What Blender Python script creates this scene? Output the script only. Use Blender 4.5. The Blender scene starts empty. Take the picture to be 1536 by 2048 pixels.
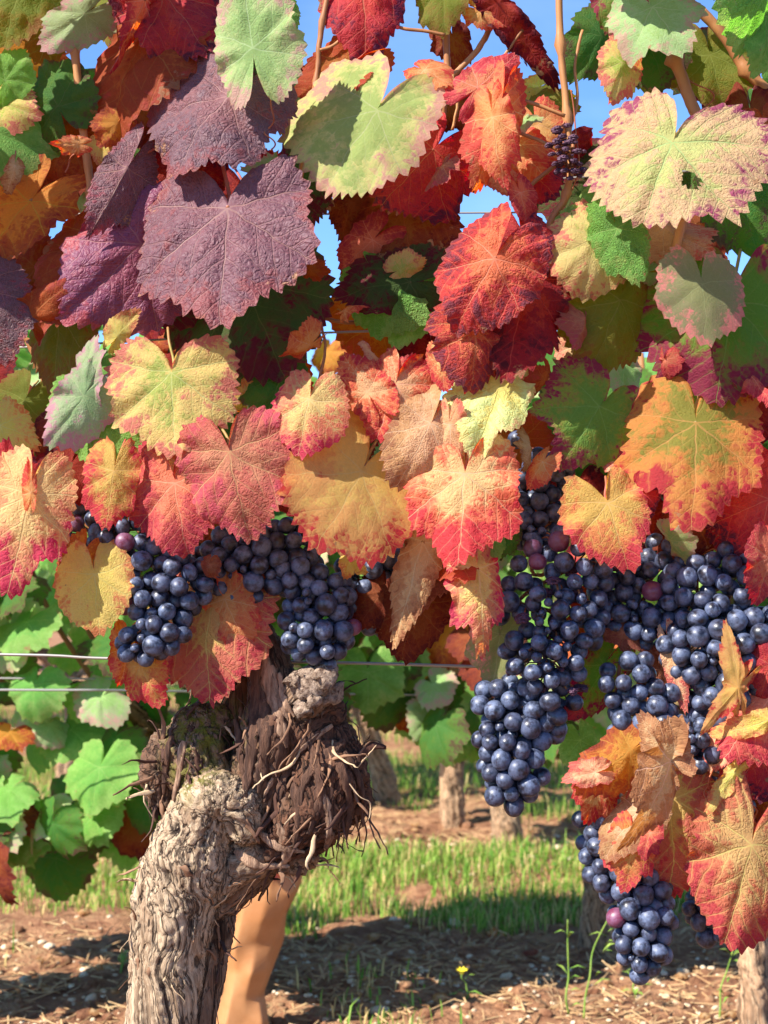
import bpy, bmesh, math, random
import numpy as np
from mathutils import Vector, Matrix, Quaternion

scene = bpy.context.scene
COL = scene.collection
rnd = random.Random(7)
PI = math.pi
R = math.radians

# ------------------------------------------------------------------ camera, sky, sun, exposure
F = 3000.0                      # focal length in photo pixels (1536 x 2048)
CAM = Vector((0.0, -1.2, 0.69))
PITCH = math.atan(96 / F)
cam_d = bpy.data.cameras.new('camera')
cam = bpy.data.objects.new('camera', cam_d)
COL.objects.link(cam)
cam.location = CAM
cam.rotation_euler = (PI / 2 + PITCH, 0, 0)
cam_d.sensor_fit = 'VERTICAL'
cam_d.sensor_height = 36.0
cam_d.lens = 36.0 * F / 2048
cam_d.clip_start = 0.05
cam_d.clip_end = 900
cam_d.dof.use_dof = True
cam_d.dof.focus_distance = 1.2
cam_d.dof.aperture_fstop = 13
scene.camera = cam

SUN_EL, SUN_AZ = R(43), R(55)   # azimuth: to the left of straight behind the camera
sun_from = Vector((-math.sin(SUN_AZ) * math.cos(SUN_EL), -math.cos(SUN_AZ) * math.cos(SUN_EL), math.sin(SUN_EL)))
world = bpy.data.worlds.new('World')
scene.world = world
world.use_nodes = True
wn = world.node_tree.nodes
wl = world.node_tree.links
bg = wn['Background']
sky = wn.new('ShaderNodeTexSky')
sky.sky_type = 'NISHITA'
sky.sun_disc = False
sky.sun_elevation = SUN_EL
sky.sun_rotation = math.atan2(sun_from.x, sun_from.y)
sky.air_density = 1.0
sky.dust_density = 0.1
sky.altitude = 1500
sky.ozone_density = 5.0
# thin clouds drifting over the whole sky
tc = wn.new('ShaderNodeTexCoord')
mp = wn.new('ShaderNodeMapping'); mp.inputs['Scale'].default_value = (2.2, 2.2, 6.0)
cn = wn.new('ShaderNodeTexNoise'); cn.inputs['Scale'].default_value = 2.3; cn.inputs['Detail'].default_value = 7
cr = wn.new('ShaderNodeValToRGB')
cr.color_ramp.elements[0].position = 0.54; cr.color_ramp.elements[0].color = (0, 0, 0, 1)
cr.color_ramp.elements[1].position = 0.85; cr.color_ramp.elements[1].color = (.16, .16, .16, 1)
cm = wn.new('ShaderNodeMixRGB'); cm.inputs['Color2'].default_value = (7.5, 7.8, 8.2, 1)
wl.new(tc.outputs['Generated'], mp.inputs['Vector']); wl.new(mp.outputs['Vector'], cn.inputs['Vector'])
wl.new(cn.outputs['Fac'], cr.inputs['Fac']); wl.new(cr.outputs['Color'], cm.inputs['Fac'])
wl.new(sky.outputs['Color'], cm.inputs['Color1']); tint = wn.new('ShaderNodeMixRGB'); tint.blend_type = 'MULTIPLY'; tint.inputs['Fac'].default_value = 1.0; tint.inputs['Color2'].default_value = (.70, .85, 1.0, 1)
wl.new(cm.outputs['Color'], tint.inputs['Color1']); wl.new(tint.outputs['Color'], bg.inputs['Color'])
bg.inputs['Strength'].default_value = 0.115

sun_d = bpy.data.lights.new('sun', 'SUN')
sun_d.energy = 4.8
sun_d.angle = R(0.5)
sun_d.color = (1.0, 0.95, 0.87)
sun = bpy.data.objects.new('sun', sun_d)
COL.objects.link(sun)
sun.rotation_euler = (-sun_from).to_track_quat('-Z', 'Y').to_euler()
sun.location = (0, 0, 5)

vs = scene.view_settings
vs.view_transform = 'Standard'
vs.look = 'None'
vs.gamma = 1.0
vs.use_curve_mapping = False
vs.exposure = 1.33
scene.render.engine = 'CYCLES'
scene.cycles.max_bounces = 8
scene.cycles.transparent_max_bounces = 8

# ------------------------------------------------------------------ helpers
def at(px, py, y=0.0):
    """point of the place seen at photo pixel (px, py) in the vertical plane Y = y"""
    vx, vz = (px - 768) / F, (1024 - py) / F
    d = Vector((vx, math.cos(PITCH) - math.sin(PITCH) * vz, math.sin(PITCH) + math.cos(PITCH) * vz))
    return CAM + d * ((y - CAM.y) / d.y)

def ground_at(px, py):
    vx, vz = (px - 768) / F, (1024 - py) / F
    d = Vector((vx, math.cos(PITCH) - math.sin(PITCH) * vz, math.sin(PITCH) + math.cos(PITCH) * vz))
    return CAM + d * (-CAM.z / d.z)

def lin(c, k=1.0):
    return tuple(((x / 255 / 12.92) if x / 255 <= 0.04045 else ((x / 255 + 0.055) / 1.055) ** 2.4) * k for x in c) + (1.0,)

def tag(o, label=None, cat=None, group=None, kind=None):
    if label: o['label'] = label
    if cat: o['category'] = cat
    if group: o['group'] = group
    if kind: o['kind'] = kind
    return o

def link(name, data, parent=None):
    o = bpy.data.objects.new(name, data)
    COL.objects.link(o)
    if parent is not None: o.parent = parent
    return o

def empty(name, loc):
    o = bpy.data.objects.new(name, None)
    o.empty_display_size = 0.05
    COL.objects.link(o)
    o.location = loc
    return o

def mesh_np(name, verts, faces, mat=None, smooth=True):
    """verts (n,3) array; faces (m,k) int array, k = 3 or 4"""
    me = bpy.data.meshes.new(name)
    verts = np.asarray(verts, dtype=np.float32)
    faces = np.asarray(faces, dtype=np.int32)
    me.vertices.add(len(verts)); me.vertices.foreach_set('co', verts.ravel())
    k = faces.shape[1]
    me.loops.add(faces.size); me.loops.foreach_set('vertex_index', faces.ravel())
    me.polygons.add(len(faces))
    me.polygons.foreach_set('loop_start', np.arange(0, faces.size, k, dtype=np.int32))
    me.update(calc_edges=True)
    me.polygons.foreach_set('use_smooth', np.full(len(faces), bool(smooth)))
    if mat: me.materials.append(mat)
    return me

def _hash(ix, iy, iz, seed):
    h = (ix * 374761393 + iy * 668265263 + iz * 2147483647 + seed * 974634777) & 0xFFFFFFFF
    h = ((h ^ (h >> 13)) * 1274126177) & 0xFFFFFFFF
    h = (h ^ (h >> 16)) & 0xFFFFFFFF
    return h.astype(np.float64) / 4294967295.0

def vnoise(p, seed=0):
    """value noise in [-1, 1], p (n,3)"""
    p = np.asarray(p, dtype=np.float64)
    i = np.floor(p).astype(np.int64); f = p - i; u = f * f * f * (f * (f * 6 - 15) + 10)
    out = np.zeros(len(p))
    for dx in (0, 1):
        for dy in (0, 1):
            for dz in (0, 1):
                w = (u[:, 0] if dx else 1 - u[:, 0]) * (u[:, 1] if dy else 1 - u[:, 1]) * (u[:, 2] if dz else 1 - u[:, 2])
                out += w * _hash(i[:, 0] + dx, i[:, 1] + dy, i[:, 2] + dz, seed)
    return out * 2 - 1

def fbm(p, seed=0, oct=4):
    p = np.asarray(p, dtype=np.float64); s = 0; a = 1.0; t = 0
    for k in range(oct):
        s = s + a * vnoise(p * 2.03 ** k + k * 17.3, seed + k); t += a; a *= 0.5
    return s / t

def tube_np(pts, rad, n=8, cap=True):
    """tapered tube along a polyline; returns verts, faces (quads)"""
    pts = [Vector(p) for p in pts]
    if not hasattr(rad, '__len__'): rad = [rad] * len(pts)
    V, Fc = [], []
    up = None
    for i, p in enumerate(pts):
        a = pts[max(i - 1, 0)]; b = pts[min(i + 1, len(pts) - 1)]
        t = (b - a).normalized()
        if up is None:
            up = Vector((0, 1, 0)) if abs(t.y) < .9 else Vector((1, 0, 0))
        s = t.cross(up).normalized(); up = s.cross(t).normalized()
        for k in range(n):
            an = 2 * PI * k / n
            V.append(p + (s * math.cos(an) + up * math.sin(an)) * rad[i])
    m = len(pts)
    for i in range(m - 1):
        for k in range(n):
            k2 = (k + 1) % n
            Fc.append((i * n + k, i * n + k2, (i + 1) * n + k2, (i + 1) * n + k))
    if cap:
        c0 = len(V); V.append(pts[0]); V.append(pts[-1])
        for k in range(0, n, 2):
            Fc.append((c0, (k + 2) % n, k + 1, k))
            b = (m - 1) * n
            Fc.append((c0 + 1, b + k, b + k + 1, b + (k + 2) % n))
    return np.array([tuple(v) for v in V]), np.array(Fc)

def smooth_path(pts, sub=6):
    """Catmull-Rom through points (Vectors)"""
    P = [Vector(p) for p in pts]
    P = [P[0] * 2 - P[1]] + P + [P[-1] * 2 - P[-2]]
    out = []
    for i in range(1, len(P) - 2):
        for k in range(sub):
            t = k / sub
            a, b, c, d = P[i - 1], P[i], P[i + 1], P[i + 2]
            out.append(0.5 * ((2 * b) + (c - a) * t + (2 * a - 5 * b + 4 * c - d) * t * t + (3 * b - a - 3 * c + d) * t ** 3))
    out.append(P[-2])
    return out

def joined(parts):
    V, Fc, off = [], [], 0
    for v, f in parts:
        V.append(v); Fc.append(f + off); off += len(v)
    return np.concatenate(V), np.concatenate(Fc)

# ------------------------------------------------------------------ node helpers
class NT:
    def __init__(self, name):
        self.m = bpy.data.materials.new(name)
        self.m.use_nodes = True
        self.t = self.m.node_tree
        self.t.nodes.clear()
        self.out = self.t.nodes.new('ShaderNodeOutputMaterial')
    def n(self, typ, **kw):
        nd = self.t.nodes.new(typ)
        for k, v in kw.items(): setattr(nd, k, v)
        return nd
    def l(self, a, b): self.t.links.new(a, b)
    def setin(self, nd, key, v):
        s = nd.inputs[key]
        if hasattr(v, 'default_value') and hasattr(v, 'is_linked'): self.l(v, s)
        else: s.default_value = v
    def math(self, op, a, b=None, c=None, clamp=False):
        nd = self.n('ShaderNodeMath', operation=op); nd.use_clamp = clamp
        self.setin(nd, 0, a)
        if b is not None: self.setin(nd, 1, b)
        if c is not None: self.setin(nd, 2, c)
        return nd.outputs[0]
    def sstep(self, x, lo, hi):
        nd = self.n('ShaderNodeMapRange', interpolation_type='SMOOTHSTEP')
        self.setin(nd, 'Value', x); self.setin(nd, 'From Min', lo); self.setin(nd, 'From Max', hi)
        nd.inputs['To Min'].default_value = 0; nd.inputs['To Max'].default_value = 1
        return nd.outputs[0]
    def mix(self, fac, a, b, blend='MIX'):
        nd = self.n('ShaderNodeMixRGB', blend_type=blend)
        self.setin(nd, 0, fac); self.setin(nd, 1, a); self.setin(nd, 2, b)
        return nd.outputs[0]
    def noise(self, vec, scale, detail=3, rough=.55, w=None, out='Fac'):
        nd = self.n('ShaderNodeTexNoise')
        if w is not None:
            nd.noise_dimensions = '4D'; self.setin(nd, 'W', w)
        if vec is not None: self.l(vec, nd.inputs['Vector'])
        nd.inputs['Scale'].default_value = scale; nd.inputs['Detail'].default_value = detail
        nd.inputs['Roughness'].default_value = rough
        return nd.outputs[out]
    def attr(self, name, typ='OBJECT', out='Color'):
        nd = self.n('ShaderNodeAttribute', attribute_type=typ, attribute_name=name)
        return nd.outputs[out]
    def bump(self, h, strength, dist):
        nd = self.n('ShaderNodeBump')
        self.setin(nd, 'Height', h); self.setin(nd, 'Strength', strength); self.setin(nd, 'Distance', dist)
        return nd.outputs[0]
    def bsdf(self, **kw):
        nd = self.n('ShaderNodeBsdfPrincipled')
        for k, v in kw.items(): self.setin(nd, k.replace('_', ' '), v)
        return nd

def simple_mat(name, c1, c2, scale=8, rough=.8, bump=.3, dist=.002, metallic=0.0, coord='Object', stretch=None, spec=.3):
    t = NT(name)
    v = t.n('ShaderNodeTexCoord').outputs[coord]
    if stretch:
        m = t.n('ShaderNodeMapping'); m.inputs['Scale'].default_value = stretch; t.l(v, m.inputs['Vector']); v = m.outputs[0]
    rn = t.n('ShaderNodeObjectInfo').outputs['Random']
    w = t.math('MULTIPLY', rn, 30.0)
    n = t.noise(v, scale, 6, .6, w)
    f = t.sstep(n, .3, .7)
    col = t.mix(f, c1, c2)
    b = t.bsdf(Base_Color=col, Roughness=rough, Metallic=metallic)
    b.inputs['Specular IOR Level'].default_value = spec
    t.l(t.bump(t.noise(v, scale * 3, 6, .65, w), bump, dist), b.inputs['Normal'])
    t.l(b.outputs[0], t.out.inputs[0])
    return t.m
# ------------------------------------------------------------------ vine leaf material (colours come from each leaf's own properties)
def leaf_material():
    t = NT('vine_leaf')
    uv = t.n('ShaderNodeUVMap'); uv.uv_map = 'UVMap'
    seed = t.attr('seed', out='Fac')
    wn_ = t.noise(uv.outputs[0], 3.2, 2, .5, seed, 'Color')
    wv = t.n('ShaderNodeVectorMath', operation='MULTIPLY_ADD')
    t.l(wn_, wv.inputs[0]); wv.inputs[1].default_value = (.11, .11, 0); t.l(uv.outputs[0], wv.inputs[2])
    wo = t.n('ShaderNodeVectorMath', operation='SUBTRACT'); t.l(wv.outputs[0], wo.inputs[0]); wo.inputs[1].default_value = (.055, .055, 0)
    p = wo.outputs[0]
    sp = t.n('ShaderNodeSeparateXYZ'); t.l(p, sp.inputs[0])
    x, y = sp.outputs[0], sp.outputs[1]
    th = t.math('ABSOLUTE', t.math('ARCTAN2', x, y))
    r = t.math('SQRT', t.math('ADD', t.math('MULTIPLY', x, x), t.math('MULTIPLY', y, y)))
    g1 = t.math('GREATER_THAN', th, .47); g2 = t.math('GREATER_THAN', th, 1.38)
    n_lo = t.noise(uv.outputs[0], 1.6, 2, .5, seed)
    base = t.math('ADD', t.math('MULTIPLY', g1, .92), t.math('MULTIPLY', g2, .93))
    a = t.math('SUBTRACT', th, base)
    s = t.math('MULTIPLY', r, t.math('ABSOLUTE', t.math('SINE', a)))
    tt = t.math('MULTIPLY', r, t.math('COSINE', a))
    wid = t.math('MULTIPLY_ADD', r, -.007, .0115)
    mv = t.math('SUBTRACT', 1, t.sstep(s, t.math('MULTIPLY', wid, .35), wid))
    q = t.math('MULTIPLY', t.math('SUBTRACT', tt, t.math('MULTIPLY', s, .95)), 6.2)
    fr = t.math('FRACT', t.math('ADD', t.math('ADD', q, t.math('MULTIPLY', t.math('SUBTRACT', n_lo, .5), .9)), 20.3))
    dist = t.math('MULTIPLY', t.math('SUBTRACT', .5, t.math('ABSOLUTE', t.math('SUBTRACT', fr, .5))), .119)
    sv = t.math('SUBTRACT', 1, t.sstep(dist, .0025, .0085))
    vo = t.n('ShaderNodeTexVoronoi', feature='DISTANCE_TO_EDGE'); vo.inputs['Scale'].default_value = 24
    vw = t.n('ShaderNodeVectorMath', operation='MULTIPLY_ADD')
    t.l(t.noise(uv.outputs[0], 14, 2, .5, seed, 'Color'), vw.inputs[0]); vw.inputs[1].default_value = (.085, .085, 0); t.l(p, vw.inputs[2])
    t.l(vw.outputs[0], vo.inputs['Vector'])
    pil = t.sstep(vo.outputs['Distance'], -.06, .42)
    vo2 = t.n('ShaderNodeTexVoronoi', feature='DISTANCE_TO_EDGE'); vo2.inputs['Scale'].default_value = 47
    t.l(vw.outputs[0], vo2.inputs['Vector'])
    pil = t.math('ADD', t.math('MULTIPLY', pil, .72), t.math('MULTIPLY', t.sstep(vo2.outputs['Distance'], -.05, .4), .28))
    tv = t.math('SUBTRACT', 1, t.sstep(vo.outputs['Distance'], 0.0, .07))
    near = t.math('SUBTRACT', 1, t.sstep(t.math('MINIMUM', s, t.math('MULTIPLY', dist, 1.6)), 0, .06))
    edge = t.attr('edge', 'GEOMETRY', 'Fac')
    n1 = t.noise(uv.outputs[0], 2.6, 4, .6, seed)
    n2 = t.noise(uv.outputs[0], 9, 4, .65, t.math('ADD', seed, 9.0))
    fac = t.math('ADD', edge, t.math('MULTIPLY', t.math('SUBTRACT', n1, .5), 2.3))
    fac = t.math('ADD', fac, t.math('MULTIPLY', t.math('SUBTRACT', n2, .5), .5))
    vc = t.n('ShaderNodeTexVoronoi', feature='F1'); vc.inputs['Scale'].default_value = 24; t.l(vw.outputs[0], vc.inputs['Vector'])
    cell = t.n('ShaderNodeSeparateXYZ'); t.l(vc.outputs['Color'], cell.inputs[0])
    fac = t.math('ADD', fac, t.math('MULTIPLY', t.math('SUBTRACT', cell.outputs[0], .5), .34))
    fac = t.math('SUBTRACT', fac, t.math('MULTIPLY', t.math('MULTIPLY', near, t.math('MULTIPLY_ADD', n1, 1.4, -.25)), t.attr('green_veins', out='Fac')))
    fac = t.math('ADD', fac, t.math('MULTIPLY', t.math('SUBTRACT', y, .25), t.attr('tipgrad', out='Fac')))
    e0, e1 = t.attr('e0', out='Fac'), t.attr('e1', out='Fac')
    f1 = t.sstep(fac, t.math('SUBTRACT', e0, .2), t.math('ADD', e0, .2))
    f2 = t.sstep(fac, t.math('SUBTRACT', e1, .19), t.math('ADD', e1, .19))
    col = t.mix(f2, t.mix(f1, t.attr('c0'), t.attr('c1')), t.attr('c2'))
    sn = t.noise(uv.outputs[0], 5.5, 5, .7, t.math('ADD', seed, 31.0))
    ps = t.attr('spots', out='Fac')
    th_ = t.math('SUBTRACT', .80, t.math('MULTIPLY', ps, .4))
    sm = t.math('MULTIPLY', t.sstep(sn, th_, t.math('ADD', th_, .07)), t.math('GREATER_THAN', ps, .01))
    col = t.mix(t.math('MULTIPLY', sm, .8), col, t.attr('cs'))
    vf = t.math('ADD', t.math('MULTIPLY', mv, .6), t.math('ADD', t.math('MULTIPLY', sv, .22), t.math('MULTIPLY', tv, .05)), clamp=True)
    col = t.mix(vf, col, t.attr('cv'))
    rim = t.sstep(t.math('ADD', edge, t.math('MULTIPLY', t.math('SUBTRACT', n2, .5), .35)), .97, 1.06)
    col = t.mix(t.math('MULTIPLY', rim, .55), col, t.mix(n1, lin((96,44,34)), lin((190,120,80))))
    # brown flecks and dead patches creeping in from the margin
    fl = t.sstep(t.noise(uv.outputs[0], 26, 3, .6, t.math('ADD', seed, 51.0)), .70, .75)
    col = t.mix(t.math('MULTIPLY', fl, .6), col, lin((104,62,44)))
    dn = t.math('ADD', t.noise(uv.outputs[0], 3.4, 5, .65, t.math('ADD', seed, 71.0)), t.math('MULTIPLY', edge, .22))
    dead = t.sstep(t.math('ADD', dn, t.math('MULTIPLY', t.math('SUBTRACT', cell.outputs[1], .5), .08)), .83, .87)
    col = t.mix(t.math('MULTIPLY', dead, .8), col, t.mix(n2, lin((116,74,50)), lin((196,150,110))))
    mo = t.noise(uv.outputs[0], 42, 3, .7, seed)
    hs = t.n('ShaderNodeHueSaturation')
    t.l(col, hs.inputs['Color']); t.setin(hs, 'Value', t.math('MULTIPLY_ADD', mo, .4, .80))
    geo = t.n('ShaderNodeNewGeometry')
    t.setin(hs, 'Saturation', t.math('MULTIPLY_ADD', geo.outputs['Backfacing'], -.2, 1.0))
    col = hs.outputs[0]
    h = t.math('MULTIPLY', t.math('SUBTRACT', 1, t.math('MULTIPLY', mv, .9)), t.math('SUBTRACT', 1, t.math('MULTIPLY', sv, .55)))
    h = t.math('MULTIPLY', h, t.math('MULTIPLY_ADD', pil, .7, .3))
    h = t.math('ADD', h, t.math('MULTIPLY', mo, .12))
    h = t.math('MULTIPLY', h, t.sstep(r, .03, .16))
    bp = t.bump(h, t.math('MULTIPLY', t.attr('rug', out='Fac'), .72), .0017)
    b = t.bsdf(Base_Color=col, Roughness=t.attr('rough', out='Fac'))
    t.l(t.attr('spec', out='Fac'), b.inputs['Specular IOR Level'])
    t.l(bp, b.inputs['Normal'])
    tr = t.n('ShaderNodeBsdfTranslucent')
    h2 = t.n('ShaderNodeHueSaturation'); t.l(col, h2.inputs['Color']); h2.inputs['Saturation'].default_value = 1.18; h2.inputs['Value'].default_value = 1.4
    t.l(h2.outputs[0], tr.inputs[0]); t.l(bp, tr.inputs['Normal'])
    mx = t.n('ShaderNodeMixShader'); t.setin(mx, 0, t.attr('transl', out='Fac'))
    t.l(b.outputs[0], mx.inputs[1]); t.l(tr.outputs[0], mx.inputs[2])
    t.l(mx.outputs[0], t.out.inputs[0])
    return t.m
M_LEAF = leaf_material()

# name: c0 (along veins / middle), c1, c2 (margin), vein, spots colour, e0, e1, green_veins, spots, rug, rough, transl   (colours sRGB)
PAL = {
 'purple':     ((132,88,92),(120,84,92),(146,74,80),(168,126,116),(160,80,84), .5,.95,.1,.15,1.25,.50,.22),
 'purplepink': ((150,76,92),(138,76,100),(176,76,86),(180,110,110),(110,60,90), .5,.9,.1,.25,.9,.45,.25),
 'red':        ((222,70,58),(206,44,54),(110,42,66),(235,130,100),(100,35,50), .4,.92,.2,.2,.8,.45,.4),
 'deepred':    ((176,48,24),(150,26,28),(90,24,36),(190,70,60),(70,20,30), .4,.9,.2,.2,.7,.45,.45),
 'pinkred':    ((238,128,86),(222,78,74),(190,44,62),(246,165,130),(150,60,80), .45,.85,.25,.15,.9,.5,.35),
 'orange':     ((246,176,96),(243,140,76),(228,78,62),(250,200,140),(190,70,50), .35,.8,.3,.1,.7,.5,.42),
 'tan':        ((242,186,126),(238,170,120),(228,110,88),(246,205,160),(200,120,80), .4,.85,.1,.1,.9,.55,.3),
 'tanred':     ((246,186,116),(238,118,72),(210,44,52),(250,190,140),(190,50,60), .38,.80,.35,.15,.9,.5,.35),
 'rust':       ((204,104,34),(190,78,28),(206,84,60),(210,140,70),(110,60,30), .45,.96,.2,.2,.55,.5,.5),
 'brownred':   ((160,84,36),(146,58,30),(112,40,36),(170,100,60),(80,45,35), .4,.85,.25,.2,.6,.5,.45),
 'orangeyel':  ((228,150,40),(206,100,40),(170,70,50),(220,170,60),(130,90,30), .55,.95,.35,.15,.6,.5,.5),
 'yellow':     ((236,222,92),(240,206,98),(238,140,84),(226,222,130),(200,120,70), .4,.85,.2,.12,.75,.5,.42),
 'yellowtan':  ((240,190,90),(236,170,86),(214,52,50),(240,200,110),(220,140,60), .5,.98,.0,.05,.25,.5,.45),
 'paleyellow': ((236,230,110),(246,240,150),(238,200,130),(214,216,96),(220,190,110), .4,.9,.3,.05,.9,.5,.4),
 'green':      ((116,176,66),(130,186,74),(156,196,90),(160,200,100),(170,150,70), .5,.95,.0,.05,.8,.5,.42),
 'palegreen':  ((150,190,104),(172,192,122),(206,164,140),(190,212,140),(140,110,100), .5,.92,.15,.12,.5,.5,.35),
 'graygreen':  ((150,178,116),(164,172,128),(196,142,146),(176,196,130),(110,80,90), .35,.85,.2,.15,.5,.5,.3),
 'olive':      ((132,140,40),(146,134,40),(160,108,50),(160,160,70),(110,80,40), .5,.9,.2,.15,.6,.5,.5),
 'dkgreen':    ((74,130,46),(92,134,42),(104,80,56),(110,140,70),(90,60,50), .5,.95,.1,.1,.6,.5,.45),
 'greenred':   ((104,146,44),(134,142,44),(150,48,70),(130,160,70),(150,60,60), .45,.78,.25,.1,.6,.5,.45),
 'dkgreenred': ((74,104,40),(84,92,40),(120,36,50),(110,120,60),(110,40,50), .4,.72,.25,.1,.6,.5,.45),
 'greentan':   ((172,192,92),(206,200,116),(218,160,134),(196,206,124),(120,100,96), .5,.86,.05,.22,.3,.5,.4),
 'veined':     ((188,198,108),(220,182,122),(170,70,100),(180,204,120),(150,80,100), .40,.92,.30,.10,1.0,.5,.35),
 'greenpink':  ((188,200,76),(236,206,112),(236,128,104),(224,214,130),(112,92,86), .30,.84,.2,.22,.6,.5,.4),
 'brownpink':  ((206,128,92),(194,102,84),(204,78,88),(218,168,112),(150,70,70), .35,.9,.35,.12,.9,.52,.3),
 'orangegreen':((150,150,46),(222,148,54),(206,44,58),(220,170,80),(210,60,50), .35,.86,.25,.15,.6,.5,.48),
 'yelred':     ((232,180,80),(236,140,70),(226,60,74),(246,200,120),(210,50,60), .42,.80,.3,.2,.8,.5,.42),
 'pinkyel':    ((248,206,116),(244,150,100),(222,56,90),(250,220,150),(220,70,90), .45,.9,.4,.1,.9,.5,.4),
 'heart':      ((150,150,92),(160,148,96),(236,146,130),(170,170,110),(150,110,80), .5,.93,.0,.03,.25,.55,.35),
 'redtan':     ((214,170,88),(206,108,78),(194,58,66),(228,204,104),(170,80,90), .30,.9,.6,.22,1.0,.45,.35),
 'dried':      ((226,186,128),(206,150,96),(170,110,70),(236,206,160),(150,90,60), .5,.95,.2,.2,.9,.6,.35),
 'driedbrown': ((176,104,70),(160,84,60),(190,110,80),(190,130,90),(110,60,50), .5,.95,.2,.2,.9,.6,.35),
 'crinkred':   ((232,112,62),(204,56,46),(140,54,70),(244,160,110),(120,50,70), .35,.86,.5,.22,1.3,.45,.3),
}
SHAPES = {
 'round': [(0,1),(14,.93),(32,.86),(50,.93),(70,.86),(90,.83),(112,.81),(135,.78),(152,.72),(165,.55),(174,.25),(180,.06)],
 'open':  [(0,1),(14,.92),(32,.84),(50,.93),(70,.84),(90,.82),(112,.80),(130,.72),(143,.58),(155,.36),(168,.13),(180,.05)],
 'lobed': [(0,1),(12,.92),(28,.76),(36,.75),(52,.92),(66,.84),(80,.74),(88,.73),(106,.80),(128,.74),(150,.66),(164,.45),(174,.2),(180,.05)],
 'wide':  [(0,.96),(20,.93),(36,.93),(52,1.02),(72,.98),(92,.98),(112,.98),(130,.92),(146,.80),(158,.58),(170,.24),(180,.06)],
 'long':  [(0,1.05),(15,.92),(32,.78),(50,.78),(75,.68),(105,.62),(135,.6),(155,.52),(168,.3),(180,.06)],
 'shield':[(0,1),(14,.90),(30,.84),(48,.88),(66,.90),(82,.80),(100,.75),(116,.74),(126,.68),(136,.50),(150,.3),(166,.14),(180,.05)],
}

def leaf_flat(shape, wl, wr, seed, nr=16, teeth=34, tooth=.055, jit=.06, sub=4):
    rg = random.Random(seed * 131 + 5)
    ctrl = SHAPES[shape]
    an = np.array([c[0] for c in ctrl], float); rv = np.array([c[1] for c in ctrl], float)
    rL = rv * np.array([1 + rg.uniform(-jit, jit) for _ in rv]); rR = rv * np.array([1 + rg.uniform(-jit, jit) for _ in rv])
    rL[0] = rR[0] = rv[0]; rL[-1] = rR[-1] = rv[-1]
    n = teeth * sub
    th = -180 + 360 * (np.arange(n) + .5) / n
    def interp(rr, a):
        fine = np.linspace(0, 180, 181)
        lin_ = np.interp(fine, an, rr)
        k = np.array([.1, .2, .4, .2, .1]); pad = np.concatenate([lin_[2:0:-1], lin_, lin_[-2:-4:-1]])
        sm = np.convolve(pad, k, 'valid')
        return np.interp(a, fine, sm)
    Rs = np.where(th >= 0, interp(rL, np.abs(th)), interp(rR, np.abs(th)))
    prof = {4: np.array([0.0, .62, 1.0, .45]), 3: np.array([0., 1., .45]), 2: np.array([0., 1.])}[sub]
    amp = np.repeat([tooth * rg.uniform(.45, 1.5) for _ in range(teeth)], sub)
    # teeth lean toward the tip on both sides
    pr = np.tile(prof, teeth); pr = np.where(th >= 0, pr, np.tile(prof[::-1], teeth))
    fade = np.clip((180 - np.abs(th)) / 28, 0, 1)
    Rt = Rs * (1 + (pr - .35) * amp * fade)
    fr = (np.arange(1, nr + 1) / nr) ** .9
    rr = fr[:, None] * (Rs[None, :] + (fr[:, None] ** 5) * (Rt - Rs)[None, :])
    ta = np.radians(th)[None, :]
    X = rr * np.sin(ta); Y = rr * np.cos(ta)
    X = np.where(X > 0, X * wl, X * wr)
    P = np.concatenate([[[0, 0]], np.stack([X.ravel(), Y.ravel()], 1)])
    edge = np.concatenate([[0], np.repeat(fr, n)])
    faces = []
    j = np.arange(n); j2 = (j + 1) % n
    quads = [np.stack([1 + i * n + j, 1 + i * n + j2, 1 + (i + 1) * n + j2, 1 + (i + 1) * n + j], 1) for i in range(nr - 1)]
    cen = np.stack([np.zeros(n, int), 1 + j2, 1 + j], 1)
    return P, edge, np.concatenate(quads), cen

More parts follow.
